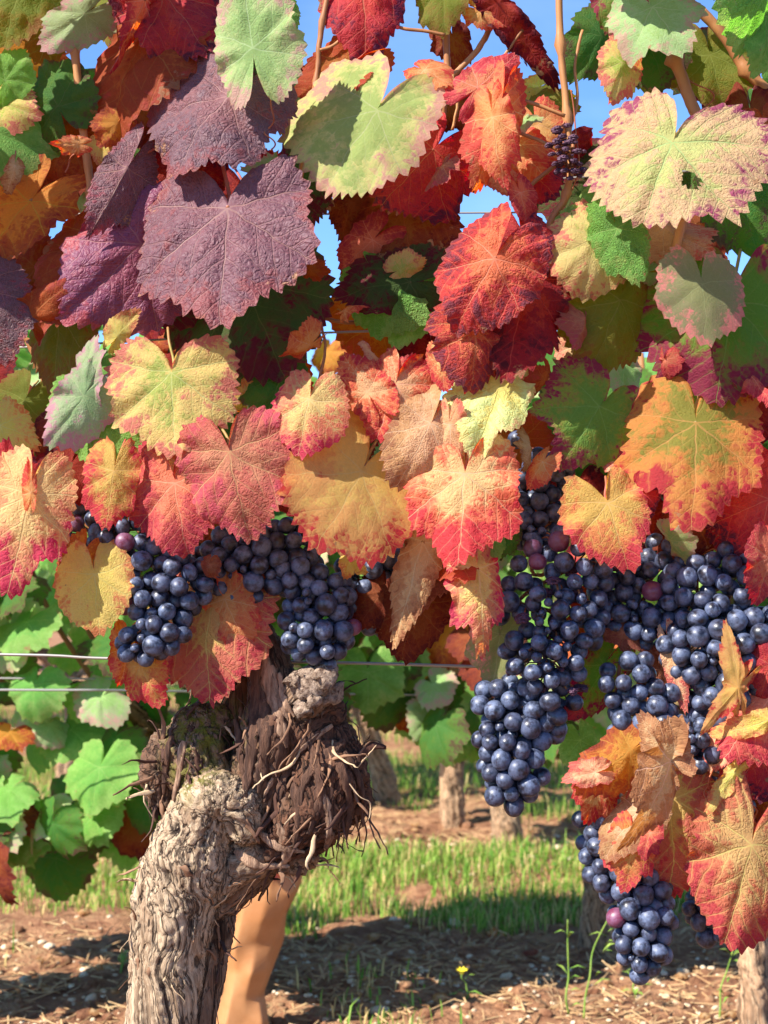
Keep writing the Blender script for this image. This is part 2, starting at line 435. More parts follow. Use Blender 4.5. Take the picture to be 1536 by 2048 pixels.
def leaf_verts(P, edge, seed, L, fold=0., bend=.3, bx=.3, wave=.03, crum=.03, pill=.012, twist=0., curlL=0., curlR=0., skew=0.):
    x, y = P[:, 0].copy(), P[:, 1].copy()
    r = np.hypot(x, y); th = np.abs(np.arctan2(x, y))
    a = th - .92 * (th > .47) - .93 * (th > 1.38)
    s = r * np.abs(np.sin(a)); tt = r * np.cos(a)
    z = pill * 2.2 * (1 - np.exp(-(s / .07) ** 2)) * np.minimum(1, r * 2.5)
    q = (tt - s * .95) * 6.2 + 20.3
    z += pill * .8 * (np.abs(np.sin(PI * q)) ** .7) * np.minimum(1, s * 8)
    p3 = np.stack([x * 2.1, y * 2.1, np.full_like(x, seed * 3.7)], 1)
    z *= np.clip((r - .02) / .22, 0, 1) ** 2
    z += crum * fbm(p3, seed, 3) * 1.6 * np.minimum(1, r * 1.5)
    z += crum * .45 * fbm(p3 * 3.1, seed + 5, 2)
    ph = seed * 1.7
    sg = np.arctan2(x, y)
    z += wave * edge ** 3 * (np.sin(sg * 5 + ph) + .6 * np.sin(sg * 9 + ph * 2.3))
    x = x + y * skew
    # fold about the midrib
    cf, sf = math.cos(fold), math.sin(fold)
    z2 = z * cf - np.abs(x) * sf
    x = x * cf + np.sign(x) * z * sf * .3
    z = z2
    # lateral bend: edges curl away from the viewer (+)
    kx = np.where(x > 0, bx + curlL, bx + curlR)
    kk = np.where(np.abs(kx) < 1e-4, 1e-4, kx)
    ax = kk * x
    xn = np.sin(ax) / kk - z * np.sin(ax) * 1.0
    zn = z * np.cos(ax) - (1 - np.cos(ax)) / np.abs(kk) * np.sign(kk)
    x, z = xn, zn
    # bend along the length
    kb = bend if abs(bend) > 1e-4 else 1e-4
    ay = kb * y
    yn = np.sin(ay) / kb + z * np.sin(ay)
    zn = z * np.cos(ay) - (1 - np.cos(ay)) / kb
    y, z = yn, zn
    if twist:
        tw = twist * y
        x, z = x * np.cos(tw) - z * np.sin(tw), x * np.sin(tw) + z * np.cos(tw)
    return np.stack([x, y, z], 1) * L

def set_leaf_props(o, pal, seed, rg, var=.08, rug=None, light=1.0, tipgrad=None):
    c = PAL[pal]
    o['tipgrad'] = float(rg.uniform(-.15, .3) if tipgrad is None else tipgrad)
    o['spec'] = .36 if pal.startswith('purple') else .2
    for k, nm in enumerate(('c0', 'c1', 'c2', 'cv', 'cs')):
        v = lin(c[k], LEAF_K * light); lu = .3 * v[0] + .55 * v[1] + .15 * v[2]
        sb = 0.0 if pal.startswith('purple') else -.12
        v = [max(.004, lu + (q - lu) * (1 + sb)) for q in v[:3]]
        sh = [1 + rg.uniform(-var, var) for _ in range(3)]
        o[nm] = [min(1.0, v[i] * sh[i]) for i in range(3)]
    o['e0'] = c[5] + rg.uniform(-.06, .06); o['e1'] = c[6] + rg.uniform(-.05, .05)
    o['green_veins'] = float(c[7]); o['spots'] = float(c[8]); o['rug'] = float(c[9] if rug is None else rug)
    o['rough'] = float(c[10]) + (.06 if pal.startswith('purple') else .22); o['transl'] = float(c[11]) + .10; o['seed'] = float(seed % 97) * 1.37
LEAF_K = 0.80

def leaf_mesh(name, P, edge, quads, tris, V):
    """one leaf blade: quads plus the centre fan, with flat coordinates in UVMap and the margin ramp in 'edge'"""
    me = bpy.data.meshes.new(name)
    me.vertices.add(len(V)); me.vertices.foreach_set('co', V.astype(np.float32).ravel())
    li = np.concatenate([quads.ravel(), tris.ravel()]).astype(np.int32)
    me.loops.add(len(li)); me.loops.foreach_set('vertex_index', li)
    me.polygons.add(len(quads) + len(tris))
    st = np.concatenate([np.arange(len(quads)) * 4, len(quads) * 4 + np.arange(len(tris)) * 3]).astype(np.int32)
    me.polygons.foreach_set('loop_start', st)
    me.update(calc_edges=True)
    me.polygons.foreach_set('use_smooth', np.ones(len(st), dtype=bool))
    uvl = me.uv_layers.new(name='UVMap')
    uvl.data.foreach_set('uv', P[li].astype(np.float32).ravel())
    at_ = me.attributes.new('edge', 'FLOAT', 'POINT'); at_.data.foreach_set('value', edge.astype(np.float32))
    me.materials.append(M_LEAF)
    return me

M_STALK_RED = simple_mat('red_leaf_stalk', lin((200,90,80),.7), lin((170,110,70),.7), 60, .5, .2, .0005)
M_STALK_GREEN = simple_mat('green_leaf_stalk', lin((170,160,80),.7), lin((180,120,80),.7), 60, .5, .2, .0005)

N_LEAF = [0]
def hero_leaf(parent, spec, lowres=False):
    """jx, jy, tx, ty: photo pixels of the stalk junction and the tip; dep: cm toward the viewer; pitch: tip toward the viewer"""
    (jx, jy, tx, ty, wl, wr, dep, pitch, roll, pal, shape) = spec[:11]
    o_ = dict(spec[11]) if len(spec) > 11 else {}
    N_LEAF[0] += 1
    seed = o_.pop('seed', N_LEAF[0])
    rg = random.Random(seed * 77 + 3)
    label = o_.pop('label', None)
    rug = o_.pop('rug', None); light = o_.pop('light', 1.0)
    stalk = o_.pop('stalk', True); sdir = o_.pop('sdir', None)
    holes = o_.pop('holes', []); tipgrad = o_.pop('tipgrad', None)
    dep *= 1.15; roll += rg.gauss(0, 12); pitch += rg.gauss(0, 8)
    y = -dep / 100.0
    J, T = at(jx, jy, y), at(tx, ty, y)
    ey = (T - J); Lp = ey.length; ey.normalize()
    Nn = Vector((0, -1, 0)); ey = (ey - Nn * ey.dot(Nn)).normalized()
    ex = ey.cross(Nn).normalized()
    pa = R(pitch)
    e2 = ey * math.cos(pa) + Nn * math.sin(pa); n2 = Nn * math.cos(pa) - ey * math.sin(pa)
    ra = R(roll)
    e1 = ex * math.cos(ra) + n2 * math.sin(ra); n3 = n2 * math.cos(ra) - ex * math.sin(ra)
    L = Lp / max(.35, math.cos(pa))
    big = Lp > .055
    P, edge, quads, tris = leaf_flat(shape, wl, wr, seed, 16 if big and not lowres else 8, o_.pop('teeth', 46 if big else 32), o_.pop('tooth', .07), o_.pop('jit', .08), 4 if big and not lowres else 3)
    if holes:
        cen = P[quads].mean(1); keep = np.ones(len(quads), bool)
        for hx, hy, hr in holes:
            d = np.hypot(cen[:, 0] - hx, cen[:, 1] - hy) + .35 * hr * vnoise(np.stack([cen[:, 0] * 14, cen[:, 1] * 14, np.full(len(cen), seed)], 1), 3)
            keep &= d > hr
        quads = quads[keep]
    prm = dict(fold=rg.uniform(0, .28), bend=rg.uniform(.2, .6), bx=rg.uniform(.2, .7), wave=rg.uniform(.025, .08), crum=rg.uniform(.04, .085), pill=.012, curlL=rg.choice([0, 0, .6, -.5, 1.0]), curlR=rg.choice([0, 0, .6, -.5, 1.0]), twist=rg.gauss(0, .2), skew=rg.gauss(0, .13))
    if label: prm.update(skew=rg.gauss(0, .03), twist=rg.gauss(0, .08), curlL=prm['curlL'] * .5, curlR=prm['curlR'] * .5)
    prm.update(o_)
    if 'fold' in o_: prm['fold'] = R(o_['fold'])
    V = leaf_verts(P, edge, seed, L, **prm)
    M = np.array([[e1.x, e2.x, n3.x], [e1.y, e2.y, n3.y], [e1.z, e2.z, n3.z]])
    W = V @ M.T
    me = leaf_mesh('leaf', P, edge, quads, tris, W)
    ob = link('leaf', me, parent)
    ob.location = J - parent.location
    set_leaf_props(ob, pal, seed, rg, rug=rug, light=light, tipgrad=tipgrad)
    if label: ob['label'] = label
    if stalk:
        ln = L * rg.uniform(.45, .75)
        if sdir is None:
            sd = -ey * rg.uniform(.3, .9) - Nn * .9 + Vector((rg.uniform(-.5, .5), 0, rg.uniform(0, .5)))
        else:
            sd = Vector((sdir[0], .35, -sdir[1]))
        sd.normalize()
        p1 = -n3 * .001
        pts = smooth_path([p1, p1 - e2 * ln * .15 - n3 * ln * .12 + sd * ln * .15, p1 + sd * ln * .6 + Vector((0, 0, ln * .05)), p1 + sd * ln], 4)
        v, f = tube_np(pts, [L * .014 + .0004] * 2 + [L * .012 + .0003] * (len(pts) - 2), 6)
        sk = link('leaf_stalk', mesh_np('leaf_stalk', v, f, M_STALK_RED if pal in ('red', 'pinkred', 'orange', 'tanred', 'purple', 'crinkred', 'redtan', 'yelred', 'deepred', 'tan') else M_STALK_GREEN), ob)
    return ob
# ------------------------------------------------------------------ the old vine in front: leaves
VX = at(335, 2048, 0.0)
vine = empty('grapevine', (VX.x, 0.02, 0.0))
tag(vine, 'old vine with gnarled peeling trunk and large red, purple, yellow and green autumn leaves', 'vine')

# jx, jy, tx, ty, wl, wr, depth cm, pitch, roll, palette, shape, options
LEAVES = [
 # --- purple group upper left
 (455,415, 455,662, .92,.80, 8.0, 14, -4,'purple','shield',dict(label='largest dark purple heart-shaped leaf', bend=.25,bx=.25,crum=.035,wave=.025,pill=.016,fold=3,sdir=(-.1,-.6),tooth=.07)),
 (458,193, 325,340, 1.2,.68, 7.0, 22, -14,'purple','round',dict(label='dark purple leaf with its edge curled over', bend=.5,bx=.5,crum=.05,curlR=.5,wave=.06,fold=9)),
 (255,335, 198,480, .34,.46, 5.5, 10, 34,'purple','round',dict(label='narrow purple leaf hanging edge-on', fold=28,bend=.4,bx=.7,crum=.05)),
 (282,490, 152,670, .62,.80, 5.0, 18, 16,'purplepink','round',dict(bend=.4,bx=.7,crum=.04,pill=.016)),
 (-45,575, 28,715, .9,.8, 5.5, 20, 10,'purple','round',dict(bend=.6,bx=.6)),
 (480,560, 585,745, .9,.95, 1.5, 22, 0,'dkgreenred','round',dict(bend=.3)),
 (360,530, 350,655, 1.0,1.0, 1.0, 20, 0,'dkgreenred','round',{}),
 (360,330, 300,440, .8,.8, 2.0, 10, 0,'deepred','round',{}),
 # --- top left
 (505,98, 478,-85, .62,.50, 9.0, -8, 6,'palegreen','round',dict(label='pale green leaf with brown blotches at its base', bend=.2,bx=.3,crum=.03,spots=.3,sdir=(-.05,-.2),tooth=.06) if False else dict(label='pale green leaf with brown blotches at its base', bend=.2,bx=.3,crum=.03,sdir=(.15,-.5))),
 (60,-60, 22,100, .9,.8, 2, 15, 0,'olive','round',{}),
 (130,-35, 88,130, .62,.6, .5, 10, 0,'olive','round',{}),
 (168,28, 100,118, .50,.62, 3.5, 10, 20,'graygreen','round',dict(bend=.7,bx=.8)),
 (218,-20, 205,108, .55,.5, 0, 10, 0,'olive','round',{}),
 (290,70, 205,265, .55,.75, 3.0, 12, -18,'rust','round',dict(bend=.5,bx=.3,crum=.05,label='rust orange leaf with a pink rolled edge')),
 (290,0, 225,140, .25,.3, 4.5, 5, 40,'pinkred','long',dict(fold=30,bx=1.0)),
 (330,-10, 408,118, .8,.85, 3.5, 25, 0,'red','round',dict(bx=.5)),
 (300,65, 430,150, .7,.5, 1.5, 12, 0,'rust','round',{}),
 (115,212, 66,108, .9,.85, 2.5, -10, 0,'dkgreen','round',{}),
 (10,160, 62,100, .8,.6, 3.0, 0, 0,'green','round',{}),
 (-5,205, 82,240, .7,.8, 2.5, 10, 0,'greenpink','round',{}),
 (-15,260, 22,375, 1.1,1.2, 3.0, 15, 0,'green','round',{}),
 (130,250, 30,405, .75,.8, .5, 15, 0,'brownred','round',{}),
 (155,288, 108,288, .45,.5, 5.5, 20, 10,'orange','lobed',dict(stalk=False)),
 (200,285, 228,322, .8,.8, 3.0, 10, 0,'yellow','round',dict(stalk=False)),
 (235,245, 205,300, .7,.7, 3.4, 10, 0,'orangeyel','round',dict(stalk=False)),
 (60,400, -5,545, .85,.60, 3.0, 18, -6,'orangeyel','round',dict(bend=.5,crum=.06)),
 (70,535, 10,655, .8,.8, 1.5, 15, 0,'brownred','round',{}),
 (178,470, 92,640, .5,.62, 3.2, 14, -20,'rust','round',dict(fold=10,light=.9)),
 (210,440, 160,500, .5,.4, 4.3, 12, 0,'pinkred','round',dict(stalk=False)),
 (150,380, 152,430, .8,.8, -6, 10, 0,'palegreen','round',{}),
 (560,165, 595,292, .45,.5, 1.5, 10, 0,'dkgreenred','round',{}),
 (700,130, 572,200, .55,.6, 2.2, 0, 0,'rust','round',dict(bx=.2)),
 (560,110, 590,180, .6,.6, 1.6, 0, 0,'deepred','round',{}),
 (600,330, 605,470, .5,.5, .5, 10, 0,'dkgreenred','round',{}),
 (560,20, 545,75, .8,.8, .5, 10, 0,'green','round',{}),
 # --- top centre
 (752,222, 640,390, .98,.62, 6.5, 20, -8,'greentan','wide',dict(label='large green and tan leaf with a sunlit right half', bend=.3,bx=.3,crum=.025,wave=.035,pill=.008,sdir=(.5,-.4))),
 (850,140, 905,172, .6,.8, 5.5, 20, 0,'orange','round',dict(bx=.8,stalk=False)),
 (728,-70, 728,140, .56,.56, 1.5, 5, 5,'red','long',dict(label='bright red leaf hanging against the sky', bx=.5,fold=8,tooth=.05,crum=.05)),
 (865,300, 765,425, .80,.72, 4.0, 25, 8,'red','wide',dict(label='crimson leaf curled into a trough', bx=.9,bend=.6,crum=.05)),
 (1000,215, 955,385, .42,.40, 7.0, 14, 10,'orange','round',dict(label='folded orange leaf', fold=32,bend=.5,crum=.06,bx=.4)),
 (985,235, 995,380, .42,.36, 7.6, 10, -20,'orange','round',dict(fold=26,bend=.5,crum=.06,stalk=False)),
 (955,175, 1035,98, .55,.55, 6.4, 0, 0,'pinkred','round',dict(fold=14,bx=.6,stalk=False)),
 (995,10, 1135,160, .27,.24, 1.5, 8, 10,'deepred','long',dict(label='dark red leaf with holes against the sky', fold=8,bx=.4,holes=[(.18,.55,.06)])),
 (890,-30, 895,68, .75,.7, 1.0, 10, 0,'olive','round',{}),
 (960,20, 1010,55, .6,.6, 1.4, 10, 0,'orange','round',{}),
 (1205,70, 1140,170, .6,.5, -1.5, 10, 0,'dkgreen','round',dict(light=.9)),
 (905,75, 900,150, .8,.7, -3, 10, 0,'brownred','lobed',{}),
 (860,165, 815,200, .6,.8, -2, 10, 0,'deepred','lobed',{}),
 (900,205, 940,260, .8,.8, -2, 10, 0,'brownred','lobed',{}),
 (1075,175, 1010,200, .5,.5, -3, 10, 0,'yellow','round',{}),
 (1060,215, 1170,230, .5,.5, -2.5, 10, 0,'olive','round',{}),
 (800,410, 835,560, .82,.85, .5, 16, 0,'brownred','round',dict(light=1.1)),
 (700,405, 672,480, .6,.9, 0., 12, 0,'brownred','round',{}),
 (745,480, 672,545, .6,.7, 1.4, 12, 0,'pinkred','round',{}),
 (1060,340, 1110,400, .8,.8, 1, 10, 0,'red','round',{}),
 (1075,250, 1120,330, .8,.8, .5, 10, 0,'orange','round',{}),
 (1020,290, 1080,360, .8,.8, 2, 14, 0,'orange','round',{}),
 (1000,330, 1020,390, .8,.7, 2, 14, 0,'tan','round',{}),
 # --- red crinkled centre
 (990,515, 900,668, .70,.66, 9.5, 8, -18,'crinkred','round',dict(label='crinkled red leaf draped in a long fold', fold=14,bend=.35,bx=.75,crum=.06,pill=.02,tooth=.06)),
 (950,655, 960,785, .72,.66, 8.0, 10, 14,'crinkred','round',dict(label='crinkled orange red leaf at the bottom of the red drape', bend=.9,bx=.9,crum=.06,pill=.02)),
 (1045,560, 1060,765, .42,.62, 6.2, 12, 0,'deepred','round',dict(light=1.35,bx=.6)),
 (1045,470, 1075,570, .6,.6, 5.8, 8, 0,'red','round',{}),
 (1040,385, 1035,450, .5,.6, 6.5, 8, 0,'pinkred','round',dict(bx=.6)),
 (880,720, 885,785, .5,.6, 7.6, 8, 0,'tanred','round',dict(stalk=False)),
 (760,560, 850,640, .9,.8, 2.5, 20, 0,'green','round',dict(rug=1.4,crum=.06)),
 (820,565, 662,590, .62,.45, 3.2, 10, 0,'dkgreenred','round',dict(fold=10)),
 (800,540, 850,520, .7,.7, 3.4, 10, 0,'greenpink','round',dict(stalk=False)),
 (830,590, 800,700, .6,.6, 1.6, 10, 0,'green','round',{}),
 # --- right upper
 (1345,284, 1272,458, .86,1.0, 8.5, 16, 4,'veined','wide',dict(label='large veined tan green leaf with purple teeth and a torn hole', bend=.25,bx=.22,crum=.03,wave=.03,pill=.018,holes=[(-.33,.40,.10)],sdir=(.1,-.7),tooth=.09)),
 (1305,15, 1352,120, .95,.85, 6.5, 18, 0,'palegreen','lobed',dict(label='pale green leaf with a purple margin at the top', bend=.3)),
 (1535,-35, 1440,55, 1.2,1.1, 8.0, 25, 10,'green','round',dict(light=1.25,label='deeply puckered green leaf in the top corner', crum=.06,pill=.022,rug=1.5,bend=.6)),
 (1530,30, 1530,160, .5,.5, 5.6, 20, 0,'green','round',{}),
 (1225,-30, 1225,115, .4,.5, 3.0, 12, -8,'greenred','round',dict(e1=.8) if False else {}),
 (1260,70, 1265,160, .6,.6, 1.6, 12, 0,'dkgreenred','round',{}),
 (1245,125, 1215,205, .62,.7, 3.6, 12, 0,'greenpink','round',dict(stalk=False)),
 (1300,90, 1335,180, .9,.9, .6, 12, 0,'dkgreen','round',{}),
 (1420,110, 1440,230, .9,.9, -.5, 12, 0,'olive','round',{}),
 (1500,230, 1480,350, .7,.6, 1.0, 12, 0,'brownred','round',{}),
 (1480,380, 1530,500, .9,.9, 2.0, 12, 0,'dkgreen','round',{}),
 (1525,250, 1530,330, .7,.6, 3.0, 12, 0,'rust','round',{}),
 (1190,478, 1165,600, .85,.95, 5.5, 22, 0,'greenpink','round',dict(label='green leaf with a tan pink lower half', bend=.5,bx=.4)),
 (1235,455, 1290,560, .6,.6, 6.2, 20, 0,'green','round',dict(rug=1.4,crum=.06)),
 (1330,455, 1400,530, .8,.7, 3.5, 20, 0,'tan','round',dict(light=.8)),
 (1195,395, 1195,460, .8,.7, 5.0, 15, 0,'green','round',{}),
 (1238,598, 1195,750, .95,.82, 3.5, 16, 0,'olive','round',dict(label='shaded olive leaf above the red-edged green leaf')),
 (1405,568, 1412,695, .92,.92, 8.0, 14, 0,'heart','round',dict(label='small heart-shaped leaf with pink lower edge', bend=.25,bx=.25,crum=.015,wave=.012,pill=.005,sdir=(-.1,-.6))),
 (1465,600, 1420,815, .85,.85, 5.0, 18, 0,'greenred','wide',dict(bend=.4,bx=.3)),
 (1200,812, 1125,945, .95,1.0, 5.0, 12, 0,'greenred','lobed',dict(light=1.25,label='green leaf with a dark red margin', bend=.25,bx=.2,crum=.03)),
 (1392,845, 1378,1055, .80,.80, 5.5, 16, 0,'orangegreen','lobed',dict(label='large green and orange leaf with red edges', bend=.3,bx=.25,crum=.03)),
 (1155,690, 1190,770, .6,.6, 2.6, 10, 0,'tan','round',{}),
 (1250,730, 1225,800, .6,.6, -8, 10, 0,'palegreen','round',{}),
 (1445,790, 1400,830, .6,.6, -2, 10, 0,'green','round',{}),
 (1520,790, 1500,900, .8,.8, 2, 10, 0,'deepred','round',{}),
 # --- middle row
 (343,748, 342,915, .98,.98, 7.5, 14, 0,'greenpink','open',dict(label='green and yellow heart leaf with brown spots and pink teeth', bend=.25,bx=.2,crum=.03,wave=.03,sdir=(-.1,-.6),tooth=.09)),
 (460,905, 490,1090, .70,.75, 9.0, 16, 0,'brownpink','open',dict(label='brownish pink leaf above the grapes', bend=.3,bx=.3,crum=.04,pill=.016)),
 (350,965, 368,1112, .85,.80, 7.0, 18, 0,'pinkred','round',dict(label='dusty pink leaf hanging over the left grapes', bend=.4,bx=.35,crum=.04,pill=.018)),
 (168,790, 92,888, .55,.80, 7.0, 14, -14,'graygreen','round',dict(bend=.4,bx=.4)),
 (172,765, 162,660, .45,.4, 6.5, 0, 20,'graygreen','lobed',dict(fold=14)),
 (235,672, 285,630, .32,.5, 6.0, 10, 0,'yellow','round',dict(fold=10)),
 (190,800, 290,905, .75,.72, 5.0, 20, 0,'green','round',dict(bend=.4)),
 (205,735, 215,800, .6,.5, 4.2, 10, 0,'green','round',{}),
 (120,640, 75,800, .7,.8, 1.2, 10, 0,'olive','round',{}),
 (50,800, 30,900, .9,.9, .6, 10, 0,'olive','round',{}),
 (0,850, 18,935, .9,.9, 3.0, 15, 0,'yellow','round',{}),
 (228,942, 215,1058, .62,.55, 7.5, 22, 0,'yelred','round',dict(tipgrad=.4,label='yellow leaf with a red tip and folded sides', fold=18,bend=.5,bx=.3)),
 (58,990, 30,1185, .62,.60, 8.0, 18, 0,'pinkyel','lobed',dict(tipgrad=.6,label='orange and crimson leaf at the far left', bend=.35,bx=.4,crum=.04)),
 (20,960, -30,1060, .7,.6, 5.5, 18, 0,'red','round',{}),
 (62,985, 60,905, .22,.3, 8.2, 0, 0,'orange','long',dict(stalk=False)),
 (618,800, 590,912, .74,.78, 9.0, 20, -8,'pinkyel','round',dict(tipgrad=.35,label='crinkled orange pink leaf with crimson tip', bend=.5,bx=.6,crum=.06,pill=.018)),
 (790,768, 765,885, .62,.78, 7.0, 18, 0,'tanred','round',dict(bend=.4,bx=.5,crum=.06,pill=.018)),
 (735,785, 690,695, .6,.55, 7.2, -10, 10,'tanred','round',dict(fold=12,bx=.6,stalk=False)),
 (790,765, 820,695, .5,.5, 6.8, -5, -10,'pinkred','round',dict(fold=12,stalk=False)),
 (722,945, 632,1095, .70,.80, 7.5, 26, 0,'yellowtan','wide',dict(label='smooth yellow tan leaf over the middle grapes', bend=.45,bx=.3,crum=.02,wave=.02,pill=.004)),
 (860,850, 790,975, .60,.60, 8.0, 16, 10,'dried','round',dict(label='dried tan leaf curling at the edges', fold=10,bend=.5,crum=.07,bx=.4)),
 (900,850, 905,940, .5,.5, 8.2, 12, 0,'tan','round',dict(fold=14,stalk=False)),
 (930,948, 920,1122, .74,.74, 9.0, 18, 0,'tanred','open',dict(tipgrad=.55,label='bright red leaf with orange centre in the middle', bend=.35,bx=.35,crum=.04,pill=.018)),
 (1000,768, 940,915, .75,.45, 7.0, 20, 0,'paleyellow','lobed',dict(label='sunlit pale yellow crinkled leaf', fold=10,bend=.4,bx=.3,crum=.07,pill=.02)),
 (1040,770, 1010,840, .5,.5, 6.4, 20, 0,'paleyellow','round',dict(stalk=False)),
 (1085,925, 1050,975, .6,.6, 6.0, 14, 0,'orange','round',dict(stalk=False)),
 (1215,1005, 1250,1142, .80,.62, 7.5, 24, 0,'yelred','open',dict(tipgrad=.7,label='yellow and crimson leaf above the right grapes', bend=.5,bx=.5,crum=.04)),
 (1275,985, 1300,1040, .9,.9, 6.3, 20, 0,'red','round',dict(stalk=False)),
 (1540,1000, 1500,1160, .9,.9, 5.5, 20, 0,'red','round',dict(bx=.5)),
 (1540,1115, 1520,1215, .7,.7, 6.5, 20, 0,'pinkred','round',{}),
 (1390,1040, 1360,1130, .9,.9, 3.0, 20, 0,'brownred','round',dict(bx=.6)),
 (1450,960, 1490,1040, .6,.6, 1, 20, 0,'green','round',{}),
 (640,880, 620,960, .9,.9, 4.5, 12, 0,'deepred','round',{}),
 (700,880, 735,925, .9,.9, 3.5, 12, 0,'dkgreenred','round',{}),
 (560,760, 530,860, .9,.8, 3.2, 12, 0,'dkgreen','round',{}),
 (490,730, 480,830, .8,.8, 2.2, 12, 0,'dkgreen','round',{}),
 (140,930, 110,1030, .8,.8, 3.2, 12, 0,'deepred','round',{}),
 (130,860, 100,960, .8,.8, 2.2, 12, 0,'brownred','round',{}),
 (300,880, 300,960, .8,.8, 4.0, 12, 0,'greenred','round',{}),
 # --- between and below the grapes
 (188,1150, 205,1270, .72,.72, 6.0, 16, 0,'yellow','round',dict(label='yellow leaf with orange edge left of the grapes', bend=.3,bx=.3)),
 (160,1115, 120,1190, .6,.6, 5.0, 12, 0,'orangeyel','round',dict(stalk=False)),
 (425,1205, 400,1400, .75,.60, 3.0, 20, 0,'redtan','wide',dict(label='red and orange leaf below the left cluster', bend=.6,bx=.6,crum=.04)),
 (450,1200, 500,1300, .5,.6, 3.4, 16, 0,'orange','round',dict(stalk=False)),
 (280,1330, 322,1412, .80,.55, 4.5, 16, 0,'yelred','round',dict(label='yellow curled leaf with red edge on the trellis wire', bx=.7,bend=.5)),
 (255,1290, 240,1370, .5,.5, 3.5, 12, 0,'orange','round',dict(stalk=False)),
 (845,1085, 788,1290, .34,.36, 6.0, 10, -16,'dried','long',dict(label='long folded brown leaf hanging beside the middle grapes', fold=32,bend=.3)),
 (870,1100, 870,1235, .52,.42, 4.5, 10, 0,'driedbrown','round',dict(stalk=False,light=.85)),
 (830,1210, 815,1330, .75,.75, 3.2, 12, 0,'brownred','round',dict(light=.8)),
 (760,1190, 720,1260, .8,.8, 2.0, 12, 0,'brownred','round',{}),
 (955,1135, 972,1305, .44,.34, 6.5, 16, 8,'pinkyel','lobed',dict(label='crinkled pink and yellow leaf left of the right cluster', fold=16,bend=.3,crum=.07,pill=.02)),
 (935,1165, 900,1190, .8,.8, 6.0, 10, 0,'tanred','round',dict(stalk=False)),
 (975,1080, 955,1135, .8,.7, 5.0, 16, 0,'green','round',dict(stalk=False)),
 (1010,1060, 985,1120, .7,.7, 4.0, 16, 0,'dkgreen','round',dict(stalk=False)),
 (1000,1270, 980,1395, .62,.66, 2.5, 14, 0,'heart','lobed',dict(label='dull green leaf behind the right cluster')),
 (1210,1330, 1130,1420, .55,.6, 2.0, 10, 0,'greenred','round',{}),
 (1200,1230, 1150,1320, .7,.7, 1.0, 10, 0,'brownred','round',{}),
 (1150,1420, 1135,1440, .9,.9, 5.0, 10, 0,'red','round',dict(stalk=False)),
 (1320,1340, 1330,1430, .7,.6, 3.0, 10, 0,'driedbrown','round',{}),
 (1245,1265, 1285,1300, .7,.6, 4.0, 10, 0,'driedbrown','round',dict(stalk=False)),
 (1340,1300, 1375,1420, .25,.3, 5.0, 10, 0,'tan','long',dict(fold=20,stalk=False)),
 (1480,1370, 1400,1460, .30,.25, 8.0, 5, 0,'yellowtan','long',dict(label='narrow folded tan leaf in front of the far right grapes', fold=24,bend=.2)),
 (1478,1375, 1478,1240, .16,.30, 8.0, 0, 0,'yellowtan','long',dict(fold=16,stalk=False)),
 (1540,1395, 1435,1500, .75,.7, 6.5, 14, 0,'pinkred','round',dict(light=1.15,bx=.2)),
 (1500,1420, 1400,1530, .5,.35, 5.6, 8, 0,'tan','round',dict(light=1.2)),
 (1540,1440, 1440,1500, .35,.3, 8.0, 6, 0,'yellow','long',dict(fold=16,stalk=False)),
 (1520,1500, 1465,1600, .8,.8, 4.0, 12, 0,'red','round',{}),
 (1540,1330, 1520,1430, .5,.5, 7.0, 12, 0,'red','round',{}),
 (1470,1545, 1412,1620, .3,.35, 7.0, 8, 0,'yellow','long',dict(fold=22,stalk=False)),
 # --- lower right
 (1343,1525, 1262,1700, .52,.40, 8.5, 10, 18,'dried','long',dict(light=.92,label='yellow tan leaf with pale network of veins', fold=10,bend=.3,bx=.3,rug=.9,crum=.04)),
 (1338,1520, 1272,1432, .62,.62, 8.3, -10, 20,'dried','long',dict(fold=14,bend=.3,stalk=False)),
 (1262,1500, 1150,1580, .45,.55, 6.5, 12, 0,'orangeyel','round',dict(label='crumpled orange leaf curling outward', fold=12,bend=.4,crum=.08,light=1.2)),
 (1190,1545, 1125,1568, .6,.5, 7.2, 6, 0,'tan','lobed',dict(stalk=False,light=1.2)),
 (1200,1560, 1160,1640, .7,.7, 5.0, 8, 0,'tanred','round',dict(crum=.08,stalk=False)),
 (1275,1620, 1195,1700, .55,.6, 6.5, 12, 0,'dried','round',dict(crum=.07,bend=.5,stalk=False)),
 (1265,1680, 1248,1785, .6,.62, 7.2, 12, 0,'yelred','lobed',dict(crum=.07,fold=12,stalk=False)),
 (1345,1595, 1350,1815, .52,.52, 5.5, 14, 0,'redtan','round',dict(label='red and orange leaf beside the big red tan leaf', bend=.4,bx=.5,crum=.04)),
 (1300,1665, 1280,1720, .7,.6, 7.6, 12, 0,'pinkred','lobed',dict(crum=.09,stalk=False)),
 (1503,1690, 1425,1868, .66,.9, 8.0, 20, 0,'redtan','round',dict(label='large red tan leaf with yellow veins in the lower right', bend=.35,bx=.35,crum=.035,pill=.02,tooth=.06)),
 (1480,1690, 1440,1600, .6,.6, 5.5, 0, 0,'yellowtan','lobed',dict(stalk=False)),
 (1160,1480, 1175,1540, .8,.8, 3.0, 10, 0,'green','round',dict(stalk=False)),
 (1540,1580, 1510,1650, .8,.8, 3, 10, 0,'brownred','round',{}),
 # --- unseen leaves added above and beside the frame to shade the canopy
 (45,-170, 20,-40, 1,1, 9.0, 20, 0,'olive','round',{}), (150,-230, 130,-90, 1,1, 9.5, 20, 0,'green','round',{}), (-110,-90, -130,50, 1,1, 9.0, 20, 0,'olive','round',{}),
